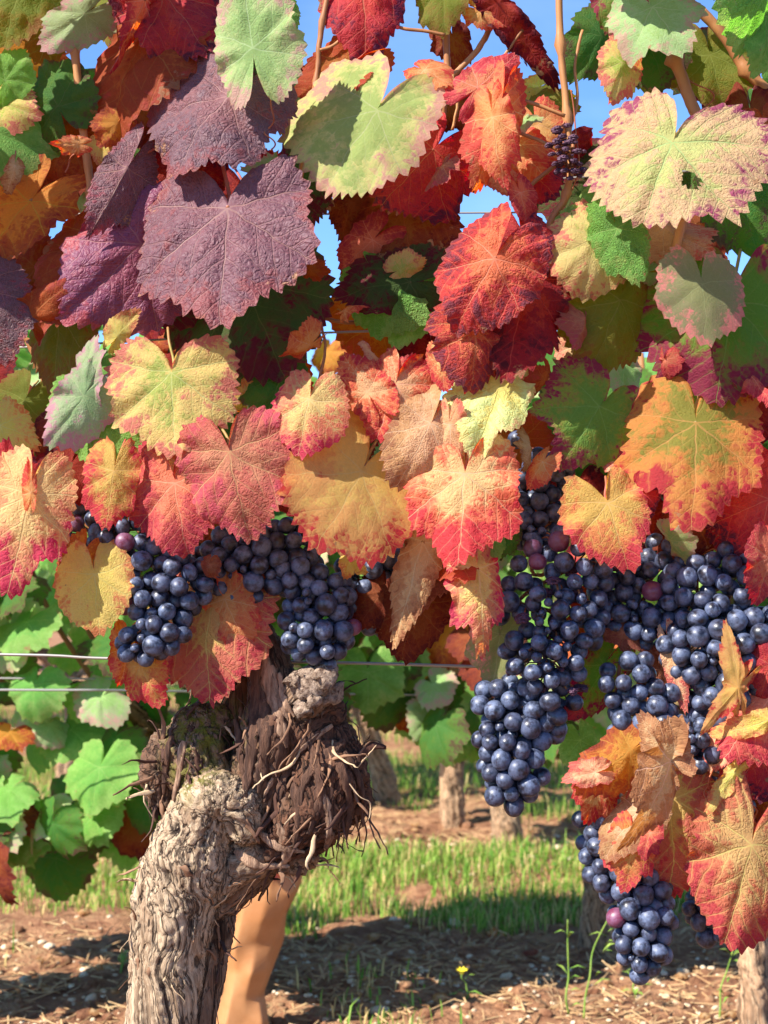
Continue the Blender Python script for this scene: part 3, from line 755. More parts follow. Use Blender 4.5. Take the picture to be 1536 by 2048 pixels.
 (-190,110, -200,250, 1,1, 9.0, 20, 0,'orange','round',{}), (-200,300, -190,430, 1,1, 8.5, 20, 0,'rust','round',{}), (270,-190, 250,-70, .9,.9, 7.0, 20, 0,'red','round',{}),
 (1260,-190, 1250,-60, 1,1, 9.0, 20, 0,'green','round',{}), (1370,-210, 1360,-80, 1,1, 9.0, 20, 0,'olive','round',{}), (-190,560, -180,700, 1,1, 8.0, 20, 0,'purple','round',{}),
]
for sp in LEAVES: hero_leaf(vine, sp)

# leaves deeper inside the canopy, seen between the front ones (sky openings stay open)
GAPS = [(243,30,22),(150,105,30),(112,440,44),(602,90,40),(622,28,48),(682,425,48),(655,505,30),(845,95,66),(962,95,34),(985,155,28),(838,232,56),
        (905,462,24),(1085,45,52),(1165,55,36),(1050,152,30),(640,205,14),(75,690,18),(60,730,30),(640,600,45),(650,690,10),(1235,775,22),(925,220,16),
        (955,240,12),(1520,1015,20)]
def region_pal(px, py):
    if py < 700 and px < 620: c = ['brownred', 'olive', 'rust', 'dkgreenred', 'deepred', 'dkgreen', 'orangeyel']
    elif py < 500 and px < 1150: c = ['brownred', 'rust', 'deepred', 'olive', 'orange']
    elif px > 1150 and py < 900: c = ['olive', 'dkgreen', 'brownred', 'dkgreenred', 'olive']
    elif px < 300: c = ['brownred', 'olive', 'deepred', 'dkgreen']
    else: c = ['brownred', 'deepred', 'dkgreenred', 'rust', 'dkgreen']
    return rnd.choice(c)
n_f = 0; tries = 0
placed = []
while n_f < 80 and tries < 6000:
    tries += 1
    px, py = rnd.uniform(-140, 1680), rnd.uniform(-260, 1060)
    Lp = rnd.uniform(85, 165)
    if py > 960: Lp = min(Lp, 95)
    if 585 < px < 1160 and py < 190: continue
    if any(math.hypot(px - gx, py + Lp * .3 - gy) < Lp * .80 + gr for gx, gy, gr in GAPS): continue
    if any(math.hypot(px - qx, py - qy) < 72 for qx, qy in placed): continue
    placed.append((px, py))
    a = rnd.gauss(0, .7)
    hero_leaf(vine, (px, py, px + Lp * math.sin(a), py + Lp * math.cos(a), rnd.uniform(.8, 1.05), rnd.uniform(.8, 1.05), rnd.uniform(-11, -2.5),
                     rnd.uniform(-5, 30), rnd.uniform(-25, 25), region_pal(px, py), rnd.choice(['round', 'round', 'wide', 'lobed']), dict(stalk=rnd.random() < .5)), lowres=True)
    n_f += 1

# small curled, drying and edge-on leaves in the spaces between the large ones
SMALL = [(545,330),(640,250),(705,165),(885,330),(1050,240),(1130,440),(1085,640),(1170,640),(1290,545),(1330,720),(1480,740),(690,620),(740,700),(620,690),(500,800),(300,610),(130,560),(225,430),(60,640),(30,330),
         (180,860),(330,930),(700,860),(860,900),(1060,890),(1090,760),(1260,900),(1340,1080),(1480,1080),(880,1120),(700,1110),(420,1130),(1150,1000),(980,690),(620,540)]
for k, (px, py) in enumerate(SMALL):
    Lp = rnd.uniform(42, 78); a = rnd.gauss(0, 1.1)
    hero_leaf(vine, (px, py, px + Lp * math.sin(a), py + Lp * math.cos(a), rnd.uniform(.4, .8), rnd.uniform(.4, .8), rnd.uniform(2.0, 6.0), rnd.uniform(-35, 60), rnd.choice([-1, 1]) * rnd.uniform(15, 62),
              rnd.choice(['dried', 'tan', 'orange', 'pinkred', 'yellow', 'rust', 'green', 'brownpink', 'driedbrown', 'palegreen']), rnd.choice(['round', 'lobed', 'long']),
              dict(stalk=rnd.random() < .6, fold=rnd.uniform(5, 35), bend=rnd.uniform(.3, 1.6), bx=rnd.uniform(-.6, 1.2), crum=.09, wave=.08)), lowres=True)

# ------------------------------------------------------------------ canes, tendrils
M_CANE = simple_mat('ripe_cane_bark', lin((196,140,84),.75), lin((150,92,56),.75), 30, .55, .5, .0008, stretch=(1, 1, .12))
CANES = [
 ([(668,-80),(642,60),(634,150),(622,230),(604,330),(585,480)], 5.5, 2.4, [(640,47),(628,165)]),
 ([(1116,-80),(1121,90),(1134,230),(1140,340),(1128,400),(1100,445),(1075,540)], 7.0, 4.6, [(1120,92),(1136,235),(1128,385)]),
 ([(135,20),(150,110),(163,230),(178,350),(186,420),(192,520)], 8.0, 2.8, [(150,100),(184,385)]),
 ([(1325,60),(1358,140),(1380,200),(1400,245)], 12.0, 3.6, [(1350,120)]),
 ([(1400,20),(1450,75),(1500,150),(1580,215)], 11.0, .5, [(1495,140)]),
 ([(888,20),(893,95),(893,150),(884,245)], 7.0, -.6, [(893,148)]),
 ([(985,48),(955,100),(905,152)], 6.0, -.4, []),
 ([(1372,385),(1362,450),(1345,520),(1322,600)], 9.5, 5.0, [(1368,430)]),
 ([(1322,1500),(1390,1532),(1455,1558),(1480,1566),(1540,1560)], 5.0, 5.0, [(1478,1566)]),
 ([(1478,1566),(1490,1610),(1500,1650),(1503,1690)], 4.5, 6.0, []),
 ([(1480,1370),(1472,1450),(1476,1520),(1478,1566)], 4.0, 7.2, []),
 ([(860,480),(875,530),(912,610)], 5.0, 2.5, []),
 ([(1015,200),(1060,205),(1130,232)], 4.0, 5.5, []),
 ([(1060,372),(1085,350),(1112,330)], 4.0, 5.2, []),
 ([(1030,262),(1080,282),(1115,300)], 3.6, 5.5, []),
 ([(622,630),(690,645),(740,640)], 4.0, 1.0, []),
 ([(60,680),(85,740),(105,800)], 10.0, -2.0, []),
 ([(0,600),(40,670),(80,690)], 6.0, -3.0, []),
 ([(555,-40),(575,60),(600,150)], 3.2, 1.0, []), ([(770,30),(800,55),(850,62),(890,70)], 3.6, 1.5, []), ([(815,150),(838,215),(850,262)], 2.6, .5, []), ([(905,150),(915,200),(905,260)], 3.0, .2, []),
 ([(1165,60),(1150,130),(1155,200),(1140,260)], 2.8, 4.0, []), ([(1045,60),(1010,110),(985,150)], 3.0, .8, []), ([(700,60),(668,90),(640,100)], 3.2, 2.6, []), ([(880,800),(872,850),(900,900)], 3.2, 6.0, []),
 ([(900,820),(915,870),(930,930)], 3.0, 7.5, []), ([(640,640),(650,700),(632,785)], 2.8, 6.0, []), ([(1080,730),(1040,790),(1000,770)], 2.6, 5.2, []),
]
for pts, rp, dep, nodes in CANES:
    W = [at(x, y, -dep / 100) for x, y in pts]
    path = smooth_path(W, 7)
    rr = []
    for p in path:
        r = rp * .0004
        for nx, ny in nodes:
            d = (p - at(nx, ny, -dep / 100)).length
            r += rp * .0004 * .55 * 1.7 * math.exp(-(d / .003) ** 2)
        rr.append(r)
    v, f = tube_np(path, rr, 10)
    v = v + (fbm(v * 240, 4, 3) * .0008)[:, None] * np.array([1, 1, .3])
    o = link('cane', mesh_np('cane', v - np.array(vine.location), f, M_CANE), vine)
M_TEN = simple_mat('tendril_brown', lin((190,110,70),.7), lin((160,80,50),.7), 60, .5, .1, .0005)
def tendril(pts, dep, turns, r_h, rad=.0006):
    W = smooth_path([at(x, y, -dep / 100) for x, y in pts], 26)
    out = []
    for i, p in enumerate(W):
        k = i / len(W); a = k * turns * 2 * PI
        out.append(p + Vector((math.cos(a), math.sin(a), 0)) * r_h * k)
    v, f = tube_np(out, rad, 6)
    link('tendril', mesh_np('tendril', v - np.array(vine.location), f, M_TEN), vine)
tendril([(538,160),(545,230),(535,270),(552,300)], 8.5, 2.5, .004)
tendril([(1142,180),(1152,250),(1155,330),(1150,380)], 4.8, 1.5, .002)
tendril([(1425,1540),(1410,1590),(1418,1640),(1412,1700)], 6.5, 5, .004)
tendril([(1490,1580),(1515,1640),(1508,1700)], 6.6, 3, .005)
tendril([(1360,150),(1420,190),(1400,250)], 3.5, 2, .006)
tendril([(130,345),(150,310),(180,300)], 4.5, 1.5, .004)

# ------------------------------------------------------------------ grapes
def grape_material():
    t = NT('grape_skin')
    v = t.n('ShaderNodeTexCoord').outputs['Object']
    rn = t.n('ShaderNodeObjectInfo').outputs['Random']
    w = t.math('MULTIPLY', rn, 60.0)
    n1 = t.noise(v, 130, 4, .6, w); n2 = t.noise(v, 420, 4, .7, w); n3 = t.noise(v, 190, 5, .8, t.math('ADD', w, 7.0))
    base = t.mix(t.sstep(n1, .35, .7), lin((14,14,26)), lin((34,18,38)))
    bl = t.mix(n2, lin((82,96,128)), lin((112,126,152)))
    amt = t.math('MULTIPLY', t.sstep(n1, .34, .62), t.math('MULTIPLY_ADD', n2, 1.1, .34))
    amt = t.math('MULTIPLY', amt, t.math('MULTIPLY_ADD', rn, .45, .42))
    scr = t.sstep(n3, .54, .62)
    amt = t.math('MULTIPLY', amt, t.math('MULTIPLY_ADD', scr, -.75, 1.0))
    red = t.attr('reddish', out='Fac')
    col = t.mix(amt, base, bl)
    col = t.mix(red, col, lin((132,50,78)))
    b = t.bsdf(Base_Color=col, Roughness=t.math('MULTIPLY_ADD', amt, .30, .33))
    b.inputs['Specular IOR Level'].default_value = .5
    t.l(t.bump(t.math('ADD', t.math('MULTIPLY', n2, .4), n1), .12, .0006), b.inputs['Normal'])
    t.l(b.outputs[0], t.out.inputs[0])
    return t.m
M_GRAPE = grape_material()
M_RACHIS = simple_mat('grape_stem', lin((176,120,70),.7), lin((160,86,64),.7), 60, .6, .3, .0006)
M_SCAR = simple_mat('grape_scar', lin((60,44,40)), lin((90,66,54)), 300, .8, .2, .0003)

def grape_mesh(k):
    bm = bmesh.new()
    bmesh.ops.create_uvsphere(bm, u_segments=20, v_segments=14, radius=1.0)
    V = np.array([tuple(v.co) for v in bm.verts])
    n = fbm(V * 1.4 + k * 9, k, 2) * .045
    V = V * (1 + n)[:, None] * np.array([1, 1, 1.06 - .03 * k])
    # little pit at the blossom end and at the stalk
    ang = np.arccos(np.clip(-V[:, 2] / np.linalg.norm(V, axis=1), -1, 1))
    V = V * (1 - .05 * np.exp(-(ang / .16) ** 2))[:, None]
    for v, c in zip(bm.verts, V): v.co = c * .0078
    me = bpy.data.meshes.new('grape'); bm.to_mesh(me); bm.free()
    me.polygons.foreach_set('use_smooth', np.ones(len(me.polygons), dtype=bool))
    me.materials.append(M_GRAPE)
    return me
GR = [grape_mesh(k) for k in range(4)]
M_RAISIN = simple_mat('raisin_skin', lin((58,34,52)), lin((92,60,78)), 200, .5, .4, .001)
def raisin_mesh():
    bm = bmesh.new(); bmesh.ops.create_icosphere(bm, subdivisions=4, radius=1.0)
    V = np.array([tuple(v.co) for v in bm.verts])
    rd = .95 - .9 * np.abs(fbm(V * 2.2, 3, 3)) + .25 * vnoise(V * 1.6, 8)
    for v, c in zip(bm.verts, V * rd[:, None]): v.co = Vector(c) * .0078
    me = bpy.data.meshes.new('grape'); bm.to_mesh(me); bm.free()
    me.polygons.foreach_set('use_smooth', np.ones(len(me.polygons), dtype=bool)); me.materials.append(M_RAISIN)
    return me
RAISIN = raisin_mesh()

def cluster(label, blobs, n, rpx=(16.0, 21.2), seed=0, top=None, small=0.05, name='grape_cluster', group=None, shrivel=0.0, fixed=(), gap=1.72, depth_k=.8):
    """blobs: (px, py, radius px, depth cm).  Grapes are packed into the union of the blobs, those nearest the surface facing the lane first."""
    rg = random.Random(seed + 100)
    cs = [(at(x, y, -d / 100), r * .0004) for x, y, r, d in blobs]
    x0, y0 = top if top else (blobs[0][0], blobs[0][1] - blobs[0][2])
    T = at(x0, y0, -blobs[0][3] / 100 + .01)
    root = empty(name, T)
    tag(root, label, 'grapes', group or 'clusters of ripe blue-black grapes')
    pts = []
    for (px, py, dp, rp) in fixed: pts.append((at(px, py, -dp / 100), rp * .0004, False))
    cand = []
    for _ in range(n * 300):
        c, r = rg.choices(cs, weights=[q[1] ** 2 for q in cs])[0]
        u = Vector((rg.gauss(0, 1), rg.gauss(0, 1), rg.gauss(0, 1))).normalized()
        rad = r * rg.uniform(.35, 1) ** .5
        p = c + Vector((u.x * rad, u.y * rad * depth_k, u.z * rad))
        cand.append((p.y + rg.uniform(0, .010), p))
    cand.sort(key=lambda q: q[0]); n_small = 0
    for _, p in cand:
        if len(pts) >= n: break
        gr = rg.uniform(*rpx) * .0004
        sm = n_small < n * small and rg.random() < small * 2
        if sm: gr *= rg.uniform(.4, .6)
        if any((p - q).length < (gr + r2) * gap / 2 for q, r2, _ in pts): continue
        n_small += sm; pts.append((p, gr, sm))
    parts = []
    # main stem follows the middle of the blobs
    ax = [T] + [c + Vector((0, .004, 0)) for c, r in cs]
    path = smooth_path(ax, 5) if len(ax) > 2 else ax
    parts.append(tube_np(path, [.0016] * len(path), 6))
    for p, gr, sm in pts:
        m = min(path, key=lambda q: (q - p).length_squared + max(0, p.z - q.z + .006) ** 2 * 4)
        mid = (m + p) / 2 + Vector((0, 0, .003))
        parts.append(tube_np([m, mid, p + (m - p).normalized() * gr * .95], [.0007, .0006, .0009], 5))
        me = RAISIN if rg.random() < shrivel else GR[rg.randrange(4)]
        o = link('grape', me, root)
        o.location = p - root.location
        d = (p - m); d = d.normalized() if d.length > 1e-6 else Vector((0, 0, -1))
        o.rotation_euler = (-d).to_track_quat('Z', 'Y').to_euler()
        s = gr / .0078 * (rg.uniform(.7, 1.05) if me is RAISIN else 1)
        o.scale = (s, s * (rg.uniform(.5, .8) if me is RAISIN else 1), s * (rg.uniform(.8, 1.3) if me is RAISIN else 1))
        if me is not RAISIN: o.scale = (s * rg.uniform(.93, 1.06), s * rg.uniform(.93, 1.06), s * rg.uniform(.95, 1.1))
        o['reddish'] = 0.0
        if rg.random() < .012: o['reddish'] = rg.uniform(.2, .6)
    v, f = joined(parts)
    tag(link('stem', mesh_np('stem', v - np.array(root.location), f, M_RACHIS), root), kind='stuff')
    return root

cluster('grape cluster with two split berries hanging left above the trellis wire', [(250,1085,62,3.5),(300,1130,60,4),(360,1165,62,4.5),(300,1200,50,5),(320,1260,48,5.5),(280,1290,36,5.5)], 74, seed=1)
cluster('small shaded group of grapes under the yellow leaf with red tip', [(165,1055,40,2),(210,1075,45,2.5),(150,1085,26,2)], 17, seed=2)
cluster('shaded wide grape cluster behind the dusty pink leaf', [(460,1120,60,1.5),(520,1130,70,2),(580,1100,60,1.5),(460,1180,45,2)], 60, seed=3)
cluster('hanging grape cluster directly above the pruned stump', [(600,1160,55,2.5),(640,1200,60,3),(620,1260,55,3),(650,1290,40,3.2),(680,1260,30,3)], 52, seed=4)
cluster('dark grapes in deep shade beside the long folded brown leaf', [(740,1140,60,0),(720,1200,40,0),(790,1160,50,-.5),(760,1230,40,0)], 40, seed=5)
cluster('dark grapes hidden high between the red leaves', [(1090,960,55,1),(1080,1020,52,1.5),(1060,1065,34,3),(1240,950,30,.5),(1030,890,30,0)], 40, seed=6)
cluster('loose right-hand grape cluster with shrivelled berries and bare pink stems', [(1070,1150,70,4),(1150,1130,75,4.5),(1040,1200,50,4.5),(1110,1230,90,5),(1090,1310,75,5.5),(1110,1380,52,5.5),(1110,1430,26,5)], 96, seed=7, small=.14, shrivel=.08, gap=1.9)
cluster('compact grape cluster hanging lowest under the loose right-hand one', [(1010,1420,56,4),(1050,1440,62,4.3),(1020,1490,62,4.6),(1030,1540,55,4.8),(1005,1570,32,5),(1025,1592,20,5)], 66, seed=8, small=.02)
cluster('shaded grapes filling the space under the crimson and yellow leaf', [(1240,1150,60,2.5),(1310,1170,70,2.5),(1250,1230,60,2.5),(1340,1120,60,2),(1300,1240,60,3),(1220,1190,40,2.5)], 66, seed=9)
cluster('large sunlit grape cluster at the right edge behind the narrow tan leaf', [(1400,1190,80,4),(1470,1170,80,4.2),(1420,1280,90,5),(1500,1290,80,5),(1450,1380,75,5),(1510,1400,50,4.6),(1545,1220,60,4)], 130, seed=10, small=.04)
cluster('small grape group beside the crumpled dry red leaf', [(1240,1370,45,5),(1270,1340,40,5),(1300,1400,45,5),(1270,1440,55,5),(1310,1460,40,5.4),(1370,1480,50,5.2),(1410,1500,40,5.2)], 46, seed=11, small=.1)
cluster('shaded grapes tucked above the big red tan leaf', [(1400,1580,50,3),(1450,1610,45,3.4),(1420,1640,40,3),(1390,1540,40,3)], 30, seed=12)
cluster('long tapering grape cluster dangling lowest of all under the orange leaves', [(1195,1640,34,3.5),(1205,1700,42,4),(1230,1750,50,4.4),(1280,1780,55,5),(1285,1830,56,5.2),(1285,1880,50,5.3),(1285,1920,30,5.3)], 78, seed=13, small=.02)
cluster('dark grapes peeking out below the big red tan leaf', [(1420,1830,36,2.5),(1430,1850,30,2.5),(1395,1810,22,2.5)], 16, seed=14)
for k, o in enumerate([q for q in bpy.data.objects if q.name.startswith('grape') and q.data == RAISIN]): o['label'] = 'shrivelled grape'
cluster('dried cluster of dark raisins on the cane beside the large veined leaf', [(1120,270,32,5.5),(1130,310,38,6),(1140,340,28,6),(1150,270,26,5.5)], 30, rpx=(9, 15), seed=15, name='dried_grape_cluster', shrivel=1.0, gap=1.3, top=(1135,235))
# ------------------------------------------------------------------ gnarled trunk of the front vine
def bark_material(name, lit_a, lit_b, dark, moss=True):
    t = NT(name)
    v = t.attr('flow', 'GEOMETRY', 'Vector')
    z = t.attr('shaggy', 'GEOMETRY', 'Fac')
    crack = t.attr('crack', 'GEOMETRY', 'Fac')
    n1 = t.noise(v, 1.0, 7, .68); n2 = t.noise(v, 3.3, 6, .7); n3 = t.noise(v, .25, 4, .6)
    grey = t.mix(t.sstep(n1, .32, .68), lit_a, lit_b)
    grey = t.mix(t.math('MULTIPLY', t.sstep(n3, .45, .65), .5), grey, lin((128,98,72), .8))
    dk = t.mix(t.sstep(n1, .35, .7), dark, lin((118,80,58), .8))
    col = t.mix(z, grey, dk)
    col = t.mix(t.math('MULTIPLY', t.sstep(n2, .54, .62), .7), col, lin((46,32,24)))
    col = t.mix(t.math('MULTIPLY', crack, .9, clamp=True), col, lin((34,23,18)))
    rl = t.math('ABSOLUTE', t.math('SUBTRACT', t.noise(v, .42, 3, .5), .5))
    col = t.mix(t.math('MULTIPLY', t.math('SUBTRACT', 1, t.sstep(rl, .004, .04)), .85), col, lin((36,25,19)))
    hi = t.noise(v, 1.7, 5, .75)
    col = t.mix(t.math('MULTIPLY', t.math('MULTIPLY', t.sstep(hi, .55, .64), t.math('SUBTRACT', 1, z)), .7), col, lin((228,202,168), .75))
    if moss:
        ms = t.attr('moss', 'GEOMETRY', 'Fac')
        p = t.n('ShaderNodeTexCoord').outputs['Object']
        mn = t.noise(p, 120, 5, .7)
        mf = t.math('MULTIPLY', ms, t.sstep(mn, .42, .56))
        col = t.mix(mf, col, t.mix(t.noise(p, 500, 3, .6), lin((58,60,18)), lin((120,116,36))))
    b = t.bsdf(Base_Color=col, Roughness=.85)
    b.inputs['Specular IOR Level'].default_value = .2
    h = t.math('ADD', t.math('ADD', t.math('MULTIPLY', n1, .8), t.math('MULTIPLY', n2, .5)), t.math('MULTIPLY', t.sstep(rl, 0, .05), .6))
    t.l(t.bump(h, .75, .002), b.inputs['Normal'])
    t.l(b.outputs[0], t.out.inputs[0])
    return t.m
M_BARK = bark_material('old_vine_bark', lin((206,180,148), .86), lin((150,124,98), .86), lin((92,62,48), .8))

def at3(px, py, d, r): return (np.array(at(px, py, -d / 100)), r * .0004)
SKEL = [  # chains of (px, py, depth cm, radius px), shaggy amount (its brown also paints shade on the right side)
 ([(318,2760,0,100),(315,2420,0,92),(315,2200,0,82),(322,2048,0,70),(340,1920,.2,70),(358,1800,.5,76),(382,1715,.8,82)], 0.0),
 ([(322,2048,-.4,60),(300,1900,-.2,36),(296,1800,.2,34),(320,1740,.5,40)], 0.05),
 ([(390,2048,-1.4,38),(415,1900,-1.6,40),(432,1800,-1.2,46),(500,1720,-.8,52)], .7),  # shadowed right side of the trunk: shade painted in as browner bark
 ([(382,1715,.8,84),(400,1640,1.4,66),(420,1590,2.0,52)], 0.0),
 ([(405,1600,2.6,34),(440,1585,3.0,42),(478,1610,2.8,40),(490,1650,2.2,38)], 0.05),
 ([(400,1760,.4,60),(470,1720,.6,46),(540,1690,.4,46),(590,1700,.2,44)], .4),
 ([(420,1580,.2,62),(395,1500,.2,66),(392,1460,.0,52),(430,1450,-.2,38)], .75),
 ([(390,1540,.1,58),(340,1500,-.3,46),(318,1545,-.3,34),(322,1600,-.3,24)], .85),
 ([(560,1670,.2,66),(620,1610,.4,88),(650,1550,.3,86),(650,1490,0,62)], 1.0),
 ([(690,1600,-.2,48),(680,1530,-.3,52)], 1.0),
 ([(525,1590,.8,50),(520,1540,1.0,56),(540,1470,1.2,62),(560,1420,1.0,56),(540,1340,.6,42),(515,1275,-.4,34),(480,1200,-2,30),(420,1130,-4,26),(330,1080,-5,22)], .85),
 ([(560,1420,1.0,48),(600,1395,1.6,46),(625,1380,2.2,40)], .6),
 ([(590,1470,.6,60),(650,1430,.2,40)], 1.0),
 ([(470,1440,-.5,20),(478,1350,-1.0,17),(455,1290,-1.6,15)], 1.0),
]
def build_trunk(skel, name, parent, voxel, disp, mat, moss_at=None, label=None, extra=True):
    bm = bmesh.new()
    segs = []
    for chain, sh in skel:
        C = [at3(*c) if not isinstance(c[0], np.ndarray) else c for c in chain]
        for (a, ra), (b, rb) in zip(C[:-1], C[1:]):
            segs.append((a, b, ra, rb, sh))
            L = np.linalg.norm(b - a); n = max(2, int(L / (min(ra, rb) * .35)))
            for i in range(n + 1):
                k = i / n; p = a + (b - a) * k; r = ra + (rb - ra) * k
                bmesh.ops.create_icosphere(bm, subdivisions=2, radius=r, matrix=Matrix.Translation(Vector(p)))
    me0 = bpy.data.meshes.new('tmp'); bm.to_mesh(me0); bm.free()
    o0 = bpy.data.objects.new('tmp', me0); COL.objects.link(o0)
    md = o0.modifiers.new('r', 'REMESH'); md.mode = 'VOXEL'; md.voxel_size = voxel
    sm = o0.modifiers.new('s', 'SMOOTH'); sm.iterations = 5; sm.factor = .6
    dg = bpy.context.evaluated_depsgraph_get()
    me = bpy.data.meshes.new_from_object(o0.evaluated_get(dg))
    bpy.data.objects.remove(o0); bpy.data.meshes.remove(me0)
    me.name = name
    nv = len(me.vertices)
    V = np.zeros(nv * 3, np.float32); me.vertices.foreach_get('co', V); V = V.reshape(-1, 3).astype(np.float64)
    N = np.zeros(nv * 3, np.float32); me.vertices.foreach_get('normal', N); N = N.reshape(-1, 3).astype(np.float64)
    wsum = np.zeros(nv); axis = np.zeros((nv, 3)); sh = np.zeros(nv); cen = np.zeros((nv, 3))
    for a, b, ra, rb, s in segs:
        d = b - a; L2 = d @ d; k = np.clip(((V - a) @ d) / L2, 0, 1)
        q = a + k[:, None] * d
        dist = np.linalg.norm(V - q, axis=1) / (ra + (rb - ra) * k)
        w = np.exp(-((dist - .7) / .22) * 2.2); w = np.minimum(w, 50) ** 2
        dn = d / math.sqrt(L2)
        if dn[2] < 0: dn = -dn
        axis += w[:, None] * dn; sh += w * s; wsum += w; cen += w[:, None] * q
    axis /= np.linalg.norm(axis, axis=1)[:, None]; sh /= wsum; cen /= wsum[:, None]
    # twist the grain a little so it swirls round the knuckles
    rad = V - cen; rad /= np.maximum(np.linalg.norm(rad, axis=1), 1e-6)[:, None]
    tang = np.cross(axis, rad)
    swirl = fbm(V * 22, 11, 2)
    ax2 = axis + tang * (swirl * .35)[:, None]; ax2 /= np.linalg.norm(ax2, axis=1)[:, None]
    wob = np.stack([fbm(V * 40, 21, 2), fbm(V * 40, 22, 2), fbm(V * 40, 23, 2)], 1) * .0016
    al = V[:, 2] + .45 * V[:, 0]
    rel = V - cen + wob + np.cross(axis, V - cen) * (swirl * .5)[:, None]
    tw = (al * 8.0)[:, None]
    rel = rel * np.cos(tw) + np.cross(axis, rel) * np.sin(tw)
    flow = rel * 300 + axis * (al * 11)[:, None]
    r1 = 1 - np.abs(fbm(flow * .38, 31, 4)) * 2.2
    r2 = 1 - np.abs(fbm(flow * 1.0, 41, 3)) * 2.0
    lump = fbm(V * 34, 51, 3)
    lump2 = fbm(V * 85, 53, 3)
    dz = disp * (1.6 * (r1 - .3) + 1.0 * (r2 - .3) * (1 + .6 * sh) + 1.3 * lump + .15 * lump2 * (1 + 2 * sh))
    crack = np.clip((.42 - r1) * 1.7, 0, 1) * .9 + np.clip((.34 - r2) * 1.7, 0, 1) * .6
    V2 = V + N * dz[:, None]
    me.vertices.foreach_set('co', V2.astype(np.float32).ravel())
    for nm, arr in (('shaggy', np.clip(sh + .18 * lump, 0, 1)), ('crack', crack)):
        a_ = me.attributes.new(nm, 'FLOAT', 'POINT'); a_.data.foreach_set('value', arr.astype(np.float32))
    if moss_at is not None:
        mm = np.zeros(nv)
        for c, r in moss_at: mm = np.maximum(mm, np.clip(1.5 - np.linalg.norm(V - c, axis=1) / r, 0, 1))
        mm *= np.clip(.55 + N[:, 2] * .6 - N[:, 1] * .3, 0, 1)
        a_ = me.attributes.new('moss', 'FLOAT', 'POINT'); a_.data.foreach_set('value', mm.astype(np.float32))
    a_ = me.attributes.new('flow', 'FLOAT_VECTOR', 'POINT'); a_.data.foreach_set('vector', flow.astype(np.float32).ravel())
    me.update()
    me.polygons.foreach_set('use_smooth', np.ones(len(me.polygons), dtype=bool))
    me.materials.clear(); me.materials.append(mat)
    o = link(name, me, parent)
    if parent is not None:
        me.transform(Matrix.Translation(-Vector(parent.location)))
    if label: o['label'] = label
    return o, V2, N, ax2, sh
trunk, TV, TN, TA, TS = build_trunk(SKEL, 'trunk', vine, .0018, .0018, M_BARK, [(np.array(at(405,1445,-.03)), .034), (np.array(at(370,1540,-.03)), .022)])

# shreds of peeling bark lifted off the trunk
M_SHRED = {}
for nm, a, b in (('shred_dark', (96,62,48), (60,40,32)), ('shred_mid', (150,112,84), (104,74,56)), ('shred_pale', (214,186,148), (176,142,108))):
    M_SHRED[nm] = simple_mat(nm, lin(a, .85), lin(b, .85), 60, .85, .6, .001, stretch=(1, 1, .2))
def ribbon(p, t, n, ln, wd, lift, curl, rg, sag=0.0, seg=9):
    """thin strip leaving the surface at p along t, lifting along n; has thickness"""
    s = t.cross(n).normalized()
    pts, sd = [], []
    q = p.copy(); d = (t + n * lift).normalized()
    for i in range(seg + 1):
        pts.append(q.copy()); sd.append(s.copy())
        d = (d + n * curl / seg + Vector((0, 0, -sag / seg)) + Vector((rg.gauss(0, .2), rg.gauss(0, .2), rg.gauss(0, .14)))).normalized()
        q = q + d * ln / seg
        s = (s + Vector((rg.gauss(0, .14), rg.gauss(0, .14), rg.gauss(0, .14)))).normalized()
    V, Fc = [], []
    th = .00035
    for i, (c, s_) in enumerate(zip(pts, sd)):
        k = i / seg; w = wd * (1 - .65 * k) * (.6 + .4 * min(1, k * 5)) * rg.uniform(.8, 1.15)
        up = n * th
        V += [c - s_ * w - up, c + s_ * w - up, c + s_ * w * .6 + up, c - s_ * w * .6 + up]
    for i in range(seg):
        a = i * 4; b = a + 4
        for k in range(4): Fc.append((a + k, a + (k + 1) % 4, b + (k + 1) % 4, b + k))
    Fc.append((0, 3, 2, 1)); e = seg * 4; Fc.append((e, e + 1, e + 2, e + 3))
    return np.array([tuple(v) for v in V]), np.array(Fc)
rg = random.Random(42)
SW = fbm(TV * 30, 91, 3)
front = np.where((TN[:, 1] < .45) & (TV[:, 2] > .22))[0]
buckets = {k: [] for k in M_SHRED}
cnt = 0
while cnt < 400:
    i = int(rg.choice(front)); s = TS[i]
    if rg.random() > .10 + .95 * s: continue
    if TV[i, 2] > at(520, 1330).z: continue
    p = Vector(TV[i]); n = Vector(TN[i]); t = Vector(TA[i]) * (1 if rg.random() < .25 else -1)
    shag = s > .6
    ln = rg.uniform(.012, .032) * (1.1 if shag else .75); wd = rg.uniform(.0008, .0034) * (1.0 if rg.random() < .8 else 1.5)
    lift = rg.uniform(.0, .06) if shag else rg.uniform(.01, .08)
    t = (t + Vector(np.cross(TN[i], TA[i])) * float(SW[i]) * 1.6).normalized()
    curl = rg.gauss(-.3, .7)
    pale = rg.random()
    key = 'shred_dark' if (shag and pale < .6) else 'shred_mid' if pale < (.94 if shag else .6) else 'shred_pale'
    buckets[key].append(ribbon(p - n * .0008, t, n, ln, wd, lift, curl, rg, sag=.5 if shag else .1))
    cnt += 1
